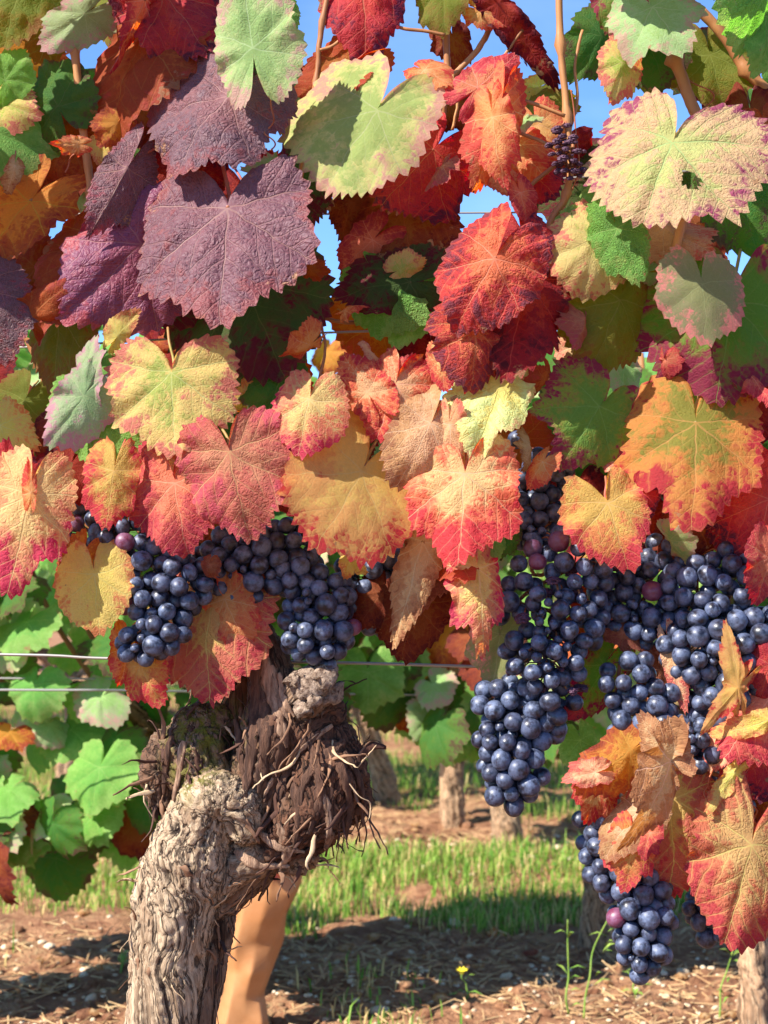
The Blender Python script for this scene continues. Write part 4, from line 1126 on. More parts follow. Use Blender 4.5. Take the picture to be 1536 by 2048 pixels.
# long loose strips on the outline
for (px, py, dx, dy, ln, key, curl, wd) in [
    (300,1560,-1,.25,.036,'shred_mid',.6,.0022),(300,1590,-.9,.6,.034,'shred_pale',.3,.0024),(310,1530,-1,-.1,.03,'shred_dark',.9,.002),(270,1740,-1,.35,.024,'shred_mid',.5,.0018),
    (262,1770,-1,.1,.02,'shred_pale',.4,.0016),(735,1640,.25,1,.040,'shred_dark',.2,.0018),(728,1600,.4,1,.03,'shred_dark',-.4,.002),(640,1720,.3,1,.03,'shred_mid',.3,.0026),
    (600,1740,-.2,1,.028,'shred_dark',.6,.0028),(560,1745,.2,1,.026,'shred_mid',.8,.0028),(520,1760,-1,.3,.034,'shred_mid',.4,.0026),(690,1690,.5,1,.022,'shred_dark',.4,.002),
    (665,1480,.1,1,.05,'shred_pale',-.2,.0018),(600,1500,-.5,1,.05,'shred_pale',.05,.0016),(620,1440,-.6,.9,.05,'shred_mid',.05,.0016),(450,1455,.3,.3,.016,'shred_pale',1.2,.002),
    (258,1850,-.4,-1,.022,'shred_mid',.5,.0016),(252,1880,-.1,1,.02,'shred_pale',.5,.0014),(440,1930,1,-.5,.02,'shred_pale',.2,.0014),(430,1900,.6,.9,.03,'shred_dark',.2,.002),
    (660,1500,.1,1,.04,'shred_mid',.2,.002),(700,1560,.0,1,.04,'shred_pale',.15,.0012),(640,1470,-.2,1,.045,'shred_mid',.2,.002),(580,1420,-.1,1,.045,'shred_mid',-.1,.002)]:
    p = at(px, py, -.03); d = TV - np.array(p); d[:, 1] *= .25; i = int(np.argmin((d ** 2).sum(1)))
    pw = Vector(TV[i]); n = Vector(TN[i]); t = Vector((dx, -.25, -dy)).normalized()
    buckets[key].append(ribbon(pw, t, n, ln, wd, .15, curl, rg, sag=.3, seg=14))
for key, lst in buckets.items():
    v, f = joined(lst)
    o = link('bark_shreds', mesh_np('bark_shreds', v - np.array(vine.location), f, M_SHRED[key]), vine)
    o['kind'] = 'stuff'
# broad peeling strips that wrap the neck and the burr
FI = np.where(TN[:, 1] < .35)[0]
def strip(pts, w0, w1, mat, off=.0014, seed=0, curl_end=.0):
    rg_ = random.Random(seed)
    W = smooth_path([at(x, y, -.02) for x, y in pts], 7)
    base, nn = [], []
    for p in W:
        d = TV[FI] - np.array(p); i = FI[int(np.argmin(d[:, 0] ** 2 + d[:, 2] ** 2 + .02 * (d[:, 1] + .04) ** 2))]
        base.append(Vector((p.x, TV[i, 1], p.z))); nn.append(Vector(TN[i]))
    V, Fc = [], []; n = len(base)
    ys = np.array([b.y for b in base]); ys = np.convolve(np.concatenate([[ys[0]] * 3, ys, [ys[-1]] * 3]), np.ones(7) / 7, 'valid')
    for i in range(n):
        k = i / (n - 1)
        c = Vector((base[i].x, ys[i], base[i].z))
        nv_ = (sum((nn[j] for j in range(max(0, i - 3), min(n, i + 4))), Vector()) + Vector((0, -2, 0))).normalized()
        t = (W[min(i + 1, n - 1)] - W[max(i - 1, 0)]).normalized(); s_ = t.cross(nv_).normalized()
        lift = off + curl_end * max(0, k - .7) ** 2 * 4 + .0008 * math.sin(k * 9 + seed)
        w = (w0 + (w1 - w0) * k) * rg_.uniform(.65, 1.25) * min(1, .35 + 4 * k, .35 + 4 * (1 - k))
        for q, h in ((-1, -.0006), (-.45, .0006), (.1, .0002), (.55, .0009), (1, -.0002)):
            V.append(c + s_ * w * q + nv_ * (lift + h))
        for q in (1, -1): V.append(c + s_ * w * q * .9 + nv_ * (lift - .0022))
    for i in range(n - 1):
        a, b = i * 7, i * 7 + 7
        for q in range(7): Fc.append((a + q, a + (q + 1) % 7, b + (q + 1) % 7, b + q))
    v = np.array([tuple(q) for q in V])
    link('bark_strip', mesh_np('bark_strip', v - np.array(vine.location), np.array(Fc), mat), vine)
M_RED = simple_mat('red_brown_bark_strip', lin((124,88,68), .72), lin((58,38,30), .72), 240, .85, 1.0, .002, stretch=(1, 1, .10))
M_PALE = simple_mat('pale_bark_strip', lin((196,160,130), .85), lin((104,72,54), .85), 240, .85, 1.0, .002, stretch=(1, 1, .10))
for k, (pts, w0, w1, m) in enumerate([
    ([(530,1310),(540,1370),(560,1430),(575,1490)], .0030, .0020, M_PALE), ([(545,1330),(556,1390),(580,1440)], .0022, .0012, M_PALE), ([(560,1345),(572,1400),(590,1430)], .0016, .0014, M_PALE),
    ([(505,1300),(510,1380),(512,1460),(500,1540),(492,1600)], .0034, .0020, M_RED), ([(525,1380),(535,1450),(530,1520),(520,1580)], .0036, .0022, M_RED), ([(560,1440),(565,1500),(550,1560),(530,1600)], .0034, .0018, M_RED),
    ([(665,1450),(620,1480),(580,1520),(545,1560),(528,1590)], .0018, .0010, M_PALE), ([(640,1460),(600,1500),(570,1550),(560,1600)], .0030, .0018, M_RED), ([(690,1480),(650,1510),(610,1560),(600,1630)], .0026, .0016, M_RED),
    ([(470,1440),(482,1500),(490,1550)], .0024, .0014, M_RED), ([(620,1480),(640,1540),(640,1600),(620,1660)], .0026, .0016, M_RED), ([(660,1490),(690,1550),(700,1620),(690,1680)], .0026, .0014, M_RED),
    ([(690,1500),(720,1560),(728,1620)], .0020, .0012, M_RED), ([(590,1560),(600,1620),(590,1690)], .0024, .0014, M_RED), ([(650,1580),(660,1640),(650,1700)], .0018, .0012, M_PALE), ([(560,1640),(575,1700),(560,1740)], .0024, .0014, M_PALE),
    ([(520,1660),(560,1690),(610,1700)], .0022, .0012, M_PALE), ([(470,1700),(520,1730),(580,1730)], .0026, .0014, M_PALE), ([(345,1470),(330,1530),(325,1590)], .0022, .0012, M_RED), ([(370,1480),(360,1540),(350,1600)], .0022, .0012, M_PALE),
    ]):
    strip(pts, w0 * 1.9, w1 * 1.7, m, off=.0009, seed=k)
# pruned stump end: pale cracked face with two stubs
M_CUT = simple_mat('weathered_cut_wood', lin((214,186,160), .85), lin((92,66,52), .85), 260, .85, 1.0, .004)
def stub(px, py, dep, rp, d, ln, seed):
    c = at(px, py, -dep / 100); d = Vector(d).normalized()
    path = [c + d * ln * k / 7 for k in range(8)]
    v, f = tube_np(path, [rp * .0004 * q for q in (1.15, 1.1, 1.05, 1.0, .98, .98, .94, .8)], 22)
    cc = np.array(c)
    v = v + (fbm(v * 150, seed, 3) * .0040)[:, None] * np.array([1, 1, 1]) + (np.abs(fbm(v * 380, seed + 3, 2)) * .0040)[:, None]
    return v, f
stubs = [stub(612,1375,2.4,34,(.15,-1,.15),.018,1), stub(588,1368,3.4,15,(-.3,-1,.2),.010,2), stub(640,1360,3.2,24,(.5,-.9,.35),.012,3), stub(600,1412,3.4,17,(.3,-.6,-.6),.012,4), stub(652,1388,2.6,20,(.9,-.4,.0),.012,5), stub(622,1400,3.6,14,(.2,-.9,-.2),.010,6)]
for v, f in stubs:
    link('pruned_stub', mesh_np('pruned_stub', v - np.array(vine.location), f, M_CUT), vine)
# ------------------------------------------------------------------ ground
def soil_material():
    t = NT('vineyard_soil')
    p = t.n('ShaderNodeTexCoord').outputs['Object']
    n1 = t.noise(p, 3.0, 7, .65); n2 = t.noise(p, 28, 6, .7); n3 = t.noise(p, 130, 5, .7); n4 = t.noise(p, 9, 5, .6)
    col = t.mix(t.sstep(n2, .32, .68), lin((138,92,68), .92), lin((196,148,110), .92))
    col = t.mix(t.math('MULTIPLY', t.sstep(n1, .5, .66), .75), col, lin((112,70,52), .85))
    straw = t.math('MULTIPLY', t.sstep(n4, .5, .62), t.sstep(n3, .45, .62))
    col = t.mix(t.math('MULTIPLY', straw, .8), col, lin((206,172,126), .75))
    col = t.mix(t.math('MULTIPLY', t.sstep(n3, .64, .70), .6), col, lin((226,202,166), .75))
    b = t.bsdf(Base_Color=col, Roughness=.95); b.inputs['Specular IOR Level'].default_value = .1
    t.l(t.bump(t.math('ADD', n3, n2), 1.0, .012), b.inputs['Normal'])
    t.l(b.outputs[0], t.out.inputs[0])
    return t.m
M_SOIL = soil_material()
xs = np.concatenate([[-150, -60, -25, -10, -6, -4, -3], np.linspace(-2.2, 2.4, 260), [3.2, 4.2, 6, 10, 25, 60, 150]])
ys = np.concatenate([[-40, -15, -6, -3, -1.6], np.linspace(-1.0, .7, 30), np.linspace(.72, 4.2, 280), np.linspace(4.25, 8, 60), [9, 11, 15, 22, 40, 80, 160, 320]])
GX, GY = np.meshgrid(xs, ys)
G = np.stack([GX.ravel(), GY.ravel(), np.zeros(GX.size)], 1)
def gheight(x, y):
    p = np.stack([np.asarray(x, float).ravel(), np.asarray(y, float).ravel(), np.zeros(np.size(x))], 1)
    h = .022 * fbm(p * 3.2, 61, 3) + .016 * np.maximum(fbm(p * 13, 62, 3), -.2) + .006 * fbm(p * 45, 63, 2)
    near = np.clip((9 - p[:, 1]) / 2, 0, 1) * np.clip((3.5 - np.abs(p[:, 0])) / 1, 0, 1)
    return h * near
G[:, 2] = gheight(G[:, 0], G[:, 1])
nx, ny = len(xs), len(ys)
ii = (np.arange(ny - 1)[:, None] * nx + np.arange(nx - 1)[None, :]).ravel()
ground = link('ground', mesh_np('ground', G, np.stack([ii, ii + 1, ii + nx + 1, ii + nx], 1), M_SOIL))
tag(ground, 'brown stony vineyard soil with grass strips between the rows', kind='structure')

# ------------------------------------------------------------------ grass strips
def grass_material():
    t = NT('grass_blade')
    v = t.attr('tint', 'GEOMETRY', 'Fac')
    g = t.mix(t.sstep(v, 0, .7), lin((88,136,44)), lin((150,182,78)))
    col = t.mix(t.sstep(v, .8, .95), g, lin((208,184,122)))
    b = t.bsdf(Base_Color=col, Roughness=.55); b.inputs['Specular IOR Level'].default_value = .3
    tr = t.n('ShaderNodeBsdfTranslucent'); t.l(col, tr.inputs[0])
    mx = t.n('ShaderNodeMixShader'); mx.inputs[0].default_value = .4
    t.l(b.outputs[0], mx.inputs[1]); t.l(tr.outputs[0], mx.inputs[2]); t.l(mx.outputs[0], t.out.inputs[0])
    return t.m
M_GRASS = grass_material()
rs = np.random.RandomState(5)
def grass_patch(n, xr, yr, dens, hgt, seed, dry=.12):
    x = rs.uniform(*xr, n * 3); y = rs.uniform(*yr, n * 3)
    p = np.stack([x * 4.2, y * 4.2, np.zeros_like(x)], 1)
    k = fbm(p, seed, 3) + dens(x, y) > rs.uniform(-.18, .18, len(x))
    x, y = x[k][:n], y[k][:n]; m = len(x)
    z = gheight(x, y) - .003
    L = hgt * rs.uniform(.4, 1.25, m) * (1 + .5 * fbm(np.stack([x * 5, y * 5, x * 0], 1), seed + 2, 2))
    a = rs.uniform(0, 2 * PI, m); le = rs.uniform(.1, .75, m); w = rs.uniform(.0010, .0022, m)
    dx, dy = np.cos(a), np.sin(a); sx, sy = -dy * w, dx * w
    b = np.stack([x, y, z], 1); s = np.stack([sx, sy, np.zeros(m)], 1)
    mid = b + np.stack([dx * L * le * .3, dy * L * le * .3, L * .62], 1)
    tip = b + np.stack([dx * L * le, dy * L * le, L * (1 - .35 * le)], 1)
    V = np.stack([b - s, b + s, mid + s * .8, mid - s * .8, tip], 1).reshape(-1, 3)
    o = np.arange(m) * 5
    T = np.concatenate([np.stack([o, o + 1, o + 2], 1), np.stack([o, o + 2, o + 3], 1), np.stack([o + 3, o + 2, o + 4], 1)])
    tint = np.clip(rs.uniform(0, .75, m), 0, 1); tint[rs.uniform(0, 1, m) < dry] = 1.0
    return V, T, np.repeat(tint, 5)
def band(c, w, off=.1, slope=.0):
    return lambda x, y: off - np.maximum(0, np.abs(y - c - slope * x) / w - .55) * 1.6
GS = [grass_patch(16000, (-1.1, 1.2), (1.55, 2.45), band(1.98, .46, .24), .05, 1, .25),
      grass_patch(1500, (-.9, 1.0), (.75, 1.5), band(1.1, .5, -.30), .05, 2, .4),
      grass_patch(12000, (-1.5, 1.6), (2.75, 4.3), band(3.35, .8, .16), .055, 3, .2),
      grass_patch(9000, (-2, 2.2), (4.2, 7.5), band(5.4, 2.5, .16), .07, 4)]
V, T, tint = [], [], []; off = 0
for v, f, c in GS: V.append(v); T.append(f + off); tint.append(c); off += len(v)
gm = mesh_np('grass', np.concatenate(V), np.concatenate(T), M_GRASS, smooth=False)
a_ = gm.attributes.new('tint', 'FLOAT', 'POINT'); a_.data.foreach_set('value', np.concatenate(tint).astype(np.float32))
tag(link('grass', gm), 'short green grass in strips between the vine rows', kind='stuff')

# straw and chaff lying on the soil
SV, SF, off = [], [], 0
n = 4200
x = rs.uniform(-1.0, 1.1, n); y = rs.choice([0, 1], n, p=[.7, .3]) * 1.6 + rs.uniform(.75, 1.6, n)
z = gheight(x, y) + .004; a = rs.uniform(0, PI, n); L = rs.uniform(.012, .05, n); w = rs.uniform(.0008, .0016, n); ti = rs.uniform(-.3, .5, n)
d = np.stack([np.cos(a) * L, np.sin(a) * L, ti * L * .5], 1); s = np.stack([-np.sin(a) * w, np.cos(a) * w, 0 * w], 1); b = np.stack([x, y, z], 1); u = np.array([0, 0, .0012])
V = np.stack([b - s, b + s, b + d + s, b + d - s, b - s * .4 + u, b + s * .4 + u, b + d + s * .4 + u, b + d - s * .4 + u], 1).reshape(-1, 3)
o = np.arange(n)[:, None] * 8
Fq = np.concatenate([o + np.array(q) for q in ([0,3,2,1],[4,5,6,7],[0,1,5,4],[1,2,6,5],[2,3,7,6],[3,0,4,7])])
M_STRAW = simple_mat('dry_straw', lin((214,180,130), .8), lin((160,116,76), .8), 20, .8, .2, .001)
tag(link('straw', mesh_np('straw', V, Fq, M_STRAW, smooth=False)), 'dry straw and chaff scattered over the soil', kind='stuff')

# clods of earth, joined (nobody could count them)
M_STONE = simple_mat('pale_limestone', lin((232,214,184), .85), lin((190,160,124), .85), 30, .9, .6, .003)
def rock(seed, sub=2):
    bm = bmesh.new(); bmesh.ops.create_icosphere(bm, subdivisions=sub, radius=1)
    V = np.array([tuple(v.co) for v in bm.verts]); V = V * (1 + .38 * fbm(V * 1.3 + seed * 7, seed, 3))[:, None] * np.array([1, .8, .55])
    Fc = np.array([[l.vert.index for l in f.loops] for f in bm.faces]); bm.free()
    return V, Fc
rocks = [rock(k) for k in range(6)]
cl = []
for k in range(1300):
    v, f = rocks[k % 6]
    x, y = rnd.uniform(-.9, 1.0), rnd.choice([rnd.uniform(.75, 1.6), rnd.uniform(.75, 1.6), rnd.uniform(2.3, 3.0)])
    s = rnd.uniform(.003, .014) * (1.4 if rnd.random() < .08 else 1); a = rnd.uniform(0, 6.3); c, q = math.cos(a), math.sin(a)
    cl.append((v @ np.array([[c, q, 0], [-q, c, 0], [0, 0, 1]]) * s + np.array([x, y, float(gheight([x], [y])[0]) + s * .1]), f))
v, f = joined(cl)
tag(link('soil_clods', mesh_np('soil_clods', v, f, M_SOIL)), 'crumbly clods of brown earth under the vines', kind='stuff')
rock_me = [mesh_np('stone', v, f, M_STONE) for v, f in rocks]
BIG = [(1113,1688,13,'cream stone on the soil beside the pale split background trunk'),(910,1856,14,'cream stone at the near edge of the middle grass strip'),
       (1365,1946,13,'oval cream stone right of the tip of the longest grape cluster'),(1478,1921,10,'small cream stone close to the pale trunk at the right edge'),
       (50,1958,13,'cream stone left of the gnarled trunk near the left edge'),(760,2036,20,'broad pale flat stone at the bottom edge below the middle grapes'),
       (182,2011,12,'pale stone between the dry stick and the gnarled trunk'),(1013,1961,13,'pale stone left of the tangle of dry roots')]
for k, (px, py, rp, lb) in enumerate(BIG):
    o = link('stone', rock_me[k % 6]); g = ground_at(px, py)
    s = rp * (g.y + 1.2) / F * 1.05
    o.location = (g.x, g.y, float(gheight([g.x], [g.y])[0]) + s * .25); o.scale = (s, s, s); o.rotation_euler = (rnd.uniform(-.3, .3), rnd.uniform(-.3, .3), rnd.uniform(0, 6))
    tag(o, lb, 'stone')
gv = []
for k in range(900):
    v, f = rocks[k % 6]
    py = rnd.choice([rnd.uniform(1840, 2060), rnd.uniform(1900, 2060), rnd.uniform(1655, 1760)]); px = rnd.uniform(-40, 1576)
    g = ground_at(px, py); s = rnd.uniform(1.5, 11) * rnd.uniform(.4, 1.1) * (g.y + 1.2) / F; a = rnd.uniform(0, 6.3); c, q = math.cos(a), math.sin(a)
    gv.append((v @ np.array([[c, q, 0], [-q, c, 0], [0, 0, 1]]) * s + np.array([g.x, g.y, float(gheight([g.x], [g.y])[0]) + s * .2]), f))
v, f = joined(gv)
tag(link('gravel', mesh_np('gravel', v, f, M_STONE)), 'small pale stones strewn over the brown soil', kind='stuff')
# fallen leaves
def ground_leaf(px, py, k, size):
    g = ground_at(px, py); sc_ = (g.y + 1.2) / F
    P, edge, q, tr_ = leaf_flat('round', 1, 1, 300 + k, 6, 22, .08, .08, 3)
    W = leaf_verts(P, edge, 300 + k, size * sc_, fold=rnd.uniform(0, .5), bend=rnd.uniform(.4, 1.6), bx=rnd.uniform(-.8, .8), crum=.08, wave=.08)
    a, ti = rnd.uniform(0, 6.3), rnd.uniform(-.2, .7)
    Mr = Matrix.Rotation(a, 3, 'Z') @ Matrix.Rotation(ti, 3, 'X')
    return (g.x, g.y, float(gheight([g.x], [g.y])[0]) + .012), P, edge, q, tr_, W @ np.array(Mr).T
for k, (px, py, sz, pal, lb) in enumerate([(985,1868,30,'orange','curled orange leaf on the soil right of the middle cream stone'),(935,1846,24,'yelred','yellowish leaf standing on edge behind the middle cream stone'),
      (1205,1880,24,'dried','pale dry leaf on the soil left of the longest grape cluster'),(1065,1905,22,'driedbrown','reddish brown leaf lying before the tangle of dry roots')]):
    lo, P, edge, q, tr_, W = ground_leaf(px, py, k, sz)
    o = link('fallen_leaf', leaf_mesh('fallen_leaf', P, edge, q, tr_, W)); o.location = lo
    set_leaf_props(o, pal, 300 + k, random.Random(k)); tag(o, lb, 'leaf')
acc = [[], [], [], [], []]; off = 0
for k in range(150):
    py = rnd.choice([rnd.uniform(1830, 2060), rnd.uniform(1650, 1760)]); px = rnd.uniform(-30, 1570)
    lo, P, edge, q, tr_, W = ground_leaf(px, py, 10 + k, rnd.uniform(8, 19))
    acc[0].append(P); acc[1].append(edge); acc[2].append(q + off); acc[3].append(tr_ + off); acc[4].append(W + np.array(lo)); off += len(P)
o = link('leaf_litter', leaf_mesh('leaf_litter', *[np.concatenate(a_) for a_ in acc])); set_leaf_props(o, 'dried', 5, random.Random(5))
tag(o, 'small dry orange brown leaf scraps on the soil', kind='stuff')
# dry twigs, weeds, the yellow flower
M_TWIG = simple_mat('dry_twig', lin((190,158,120), .8), lin((140,104,74), .8), 40, .85, .3, .001)
def twig_bundle(label, px, py, n, spread, seed, mat, hgt, cat, name, part, thick=.0012, up=.6, share=None):
    g = ground_at(px, py); g.z = float(gheight([g.x], [g.y])[0])
    root = empty(name, g); tag(root, label, cat, share)
    r = random.Random(seed)
    for k in range(n):
        a = r.uniform(0, 2 * PI); L = hgt * r.uniform(.5, 1.1)
        d = Vector((math.cos(a) * spread, math.sin(a) * spread, up * r.uniform(.4, 1.2))).normalized()
        pts = [Vector((r.uniform(-.015, .015), r.uniform(-.015, .015), -.003))]
        for i in range(4):
            d = (d + Vector((r.gauss(0, .25), r.gauss(0, .25), r.gauss(-.06, .2)))).normalized(); pts.append(pts[-1] + d * L / 4)
        v, f = tube_np(smooth_path(pts, 3), [thick * q for q in np.linspace(1, .4, 13)], 5)
        link(part, mesh_np(part, v, f, mat), root)
twig_bundle('tangle of dry pale roots on the soil below the hanging grapes', 1110, 2010, 26, 1.0, 1, M_TWIG, .085, 'twigs', 'dry_twigs', 'twig')
twig_bundle('long dry stick lying on the soil left of the trunk', 150, 1985, 5, 2.0, 2, M_TWIG, .14, 'twigs', 'dry_twigs', 'twig', .002, .08)
twig_bundle('few dry stalks standing in the soil right of the sleeve', 620, 2000, 9, .6, 3, M_TWIG, .08, 'twigs', 'dry_twigs', 'twig')
M_WEED = simple_mat('weed_green', lin((96,140,50)), lin((140,160,70)), 30, .6, .2, .001)
M_PETAL = simple_mat('yellow_petal', lin((240,210,30)), lin((250,225,60)), 60, .5, .1, .001)
def weed(px, py, hpx, label, seed, flower=False, lean=0.0):
    g = ground_at(px, py); g.z = float(gheight([g.x], [g.y])[0]); sc_ = (g.y + 1.2) / F; H = hpx * sc_
    root = empty('weed', g); tag(root, label, 'weed')
    r = random.Random(seed)
    pts = [Vector((lean * H * k * k + r.uniform(-.003, .003), r.uniform(-.004, .004), H * k)) for k in np.linspace(0, 1, 6)]
    v, f = tube_np(smooth_path(pts, 4), [.0016 * q for q in np.linspace(1, .5, 21)], 6); link('stalk', mesh_np('stalk', v, f, M_WEED), root)
    for k in range(7 if not flower else 4):
        c = pts[0].lerp(pts[-1], r.uniform(.05, .9)); a = r.uniform(0, 6.3); L = r.uniform(.015, .035)
        d = Vector((math.cos(a), math.sin(a), r.uniform(.1, .9))).normalized(); s = d.cross(Vector((0, 0, 1))).normalized() * L * .11
        m = c + d * L * .5 + Vector((0, 0, .002)); t_ = c + d * L - Vector((0, 0, L * .2))
        vv = np.array([tuple(q) for q in (c, m + s, t_, m - s, m + Vector((0, 0, .0012)))])
        link('leaf', mesh_np('leaf', vv, np.array([(0, 1, 4), (1, 2, 4), (2, 3, 4), (3, 0, 4)]), M_WEED), root)
    if flower:
        top = pts[-1]
        for k in range(14):
            a = 2 * PI * k / 14; d = Vector((math.cos(a), math.sin(a) * .8 - .3, .45)).normalized(); s = d.cross(Vector((0, 0, 1))).normalized() * .0016
            L = .011
            vv = np.array([tuple(q) for q in (top, top + d * L * .6 + s, top + d * L, top + d * L * .6 - s, top + d * L * .55 + Vector((0, 0, .001)))])
            link('petal', mesh_np('petal', vv, np.array([(0, 1, 4), (1, 2, 4), (2, 3, 4), (3, 0, 4)]), M_PETAL), root)
        bm = bmesh.new(); bmesh.ops.create_uvsphere(bm, u_segments=10, v_segments=6, radius=.004); me = bpy.data.meshes.new('flower_head'); bm.to_mesh(me); bm.free(); me.materials.append(M_PETAL)
        o = link('flower_head', me, root); o.location = top
weed(935, 2010, 55, 'small weed with one yellow dandelion flower', 1, True, -.25)
weed(1135, 2040, 190, 'tall thin weed below the long hanging grape cluster', 2)
weed(1170, 2045, 215, 'leaning thin weed just left of the lowest grapes', 3, lean=.25)
weed(1440, 2040, 150, 'thin leafy weed near the pale trunk at the right edge', 4, lean=.2)
weed(240, 1960, 50, 'tiny bright green sprout left of the gnarled trunk', 5)
weed(1270, 1985, 60, 'small green sprout under the lowest grapes', 6)
weed(1060, 1690, 70, 'small bushy weed beside the pale background trunk', 7)

# ------------------------------------------------------------------ paper-like sleeve behind the trunk
def sleeve():
    g = ground_at(478, 2075); g.z = 0.0
    root = empty('vine_sleeve', g); tag(root, 'creased tan paper sleeve standing on the soil behind the gnarled trunk', 'sleeve')
    nu, nv, H = 9, 9, .30
    u = np.linspace(0, 2 * PI, nu, endpoint=False); v = np.linspace(0, 1, nv)
    U, Vv = np.meshgrid(u, v)
    fold = np.abs(((U / (2 * PI) * 4 + .12 + .10 * np.sin(Vv * 6)) % 1) - .5) * 2
    r = .036 * (1 + .20 * fold ** 1.2) * (1 - .20 * np.exp(-((Vv - .27) / .13) ** 2)) * (1 + .14 * Vv)
    p = np.stack([np.cos(U).ravel() * 1.3, np.sin(U).ravel() * 1.3, Vv.ravel() * 5], 1)
    r = r + (.012 * fbm(p * 1.1, 71, 2) + .0065 * rs.uniform(-1, 1, len(p))).reshape(r.shape)
    X = r * np.cos(U) + .055 * Vv ** 1.4; Y = r * np.sin(U); Z = Vv * H - .01
    verts = np.stack([X.ravel(), Y.ravel(), Z.ravel()], 1)
    j = np.arange(nu); Fc = np.concatenate([np.stack([i * nu + j, i * nu + (j + 1) % nu, (i + 1) * nu + (j + 1) % nu, (i + 1) * nu + j], 1) for i in range(nv - 1)])
    t = NT('tan_kraft_paper')
    pc = t.n('ShaderNodeTexCoord').outputs['Object']
    col = t.mix(t.sstep(t.noise(pc, 18, 4, .6), .3, .7), lin((222,158,102), .78), lin((206,138,82), .78))
    b = t.bsdf(Base_Color=col, Roughness=.55); t.l(t.bump(t.noise(pc, 60, 4, .6), .25, .002), b.inputs['Normal'])
    tr = t.n('ShaderNodeBsdfTranslucent'); t.l(col, tr.inputs[0]); mx = t.n('ShaderNodeMixShader'); mx.inputs[0].default_value = .22
    t.l(b.outputs[0], mx.inputs[1]); t.l(tr.outputs[0], mx.inputs[2]); t.l(mx.outputs[0], t.out.inputs[0])
    pm = mesh_np('paper_wrap', verts, Fc, t.m)
    ca = pm.attributes.new('crease_edge', 'FLOAT', 'EDGE'); ca.data.foreach_set('value', rs.uniform(.5, 1.0, len(pm.edges)).astype(np.float32))
    o = link('paper_wrap', pm, root); md = o.modifiers.new('s', 'SUBSURF'); md.levels = md.render_levels = 3
    vs_, fs = tube_np([Vector((0, 0, -.01)), Vector((.02, .0, .15)), Vector((.05, 0, .42))], [.008, .007, .005], 8)
    link('young_stem', mesh_np('young_stem', vs_, fs, M_CANE), root)
sleeve()

# ------------------------------------------------------------------ trellis wires
M_WIRE = NT('galvanised_wire')
_b = M_WIRE.bsdf(Base_Color=lin((164,160,154)), Metallic=.6, Roughness=.5); M_WIRE.l(_b.outputs[0], M_WIRE.out.inputs[0]); M_WIRE = M_WIRE.m
def wire(pts, y, rad, label):
    W = [at(px, py, y if not isinstance(y, (list, tuple)) else y[i]) for i, (px, py) in enumerate(pts)]
    v, f = tube_np(smooth_path(W, 8), rad, 8)
    o = link('trellis_wire', mesh_np('trellis_wire', v, f, M_WIRE)); tag(o, label, 'wire', 'trellis wires along the row')
wire([(-900,740),(80,693),(450,672),(850,659),(1600,630),(2600,600)], .030, .0009, 'upper trellis wire crossing behind the leaves above the yellow heart leaf')
wire([(-900,1302),(0,1309),(220,1317),(700,1326),(1040,1336),(1600,1352),(2600,1385)], .030, .0012, 'thick trellis wire at the top of the stump, passing under the left grapes')
wire([(-900,1377),(60,1380),(260,1381),(690,1388),(1600,1400),(2600,1410)], [.86,.88,.92,1.12,1.3,1.45], .0016, 'lower of the two pale wires of the next row, below the thick front wire')
wire([(-900,1350),(60,1357),(260,1358),(700,1362),(1600,1370),(2600,1375)], [.95,1.0,1.05,1.2,1.35,1.5], .0014, 'upper of the two pale wires of the next row, between leaves')
wire([(-900,470),(110,431),(650,386),(1600,330),(2600,280)], .045, .0009, 'topmost dark wire against the sky')
wire([(-900,470),(110,438),(660,428),(1600,420),(2600,400)], .085, .0008, 'second dark wire just under the topmost one')

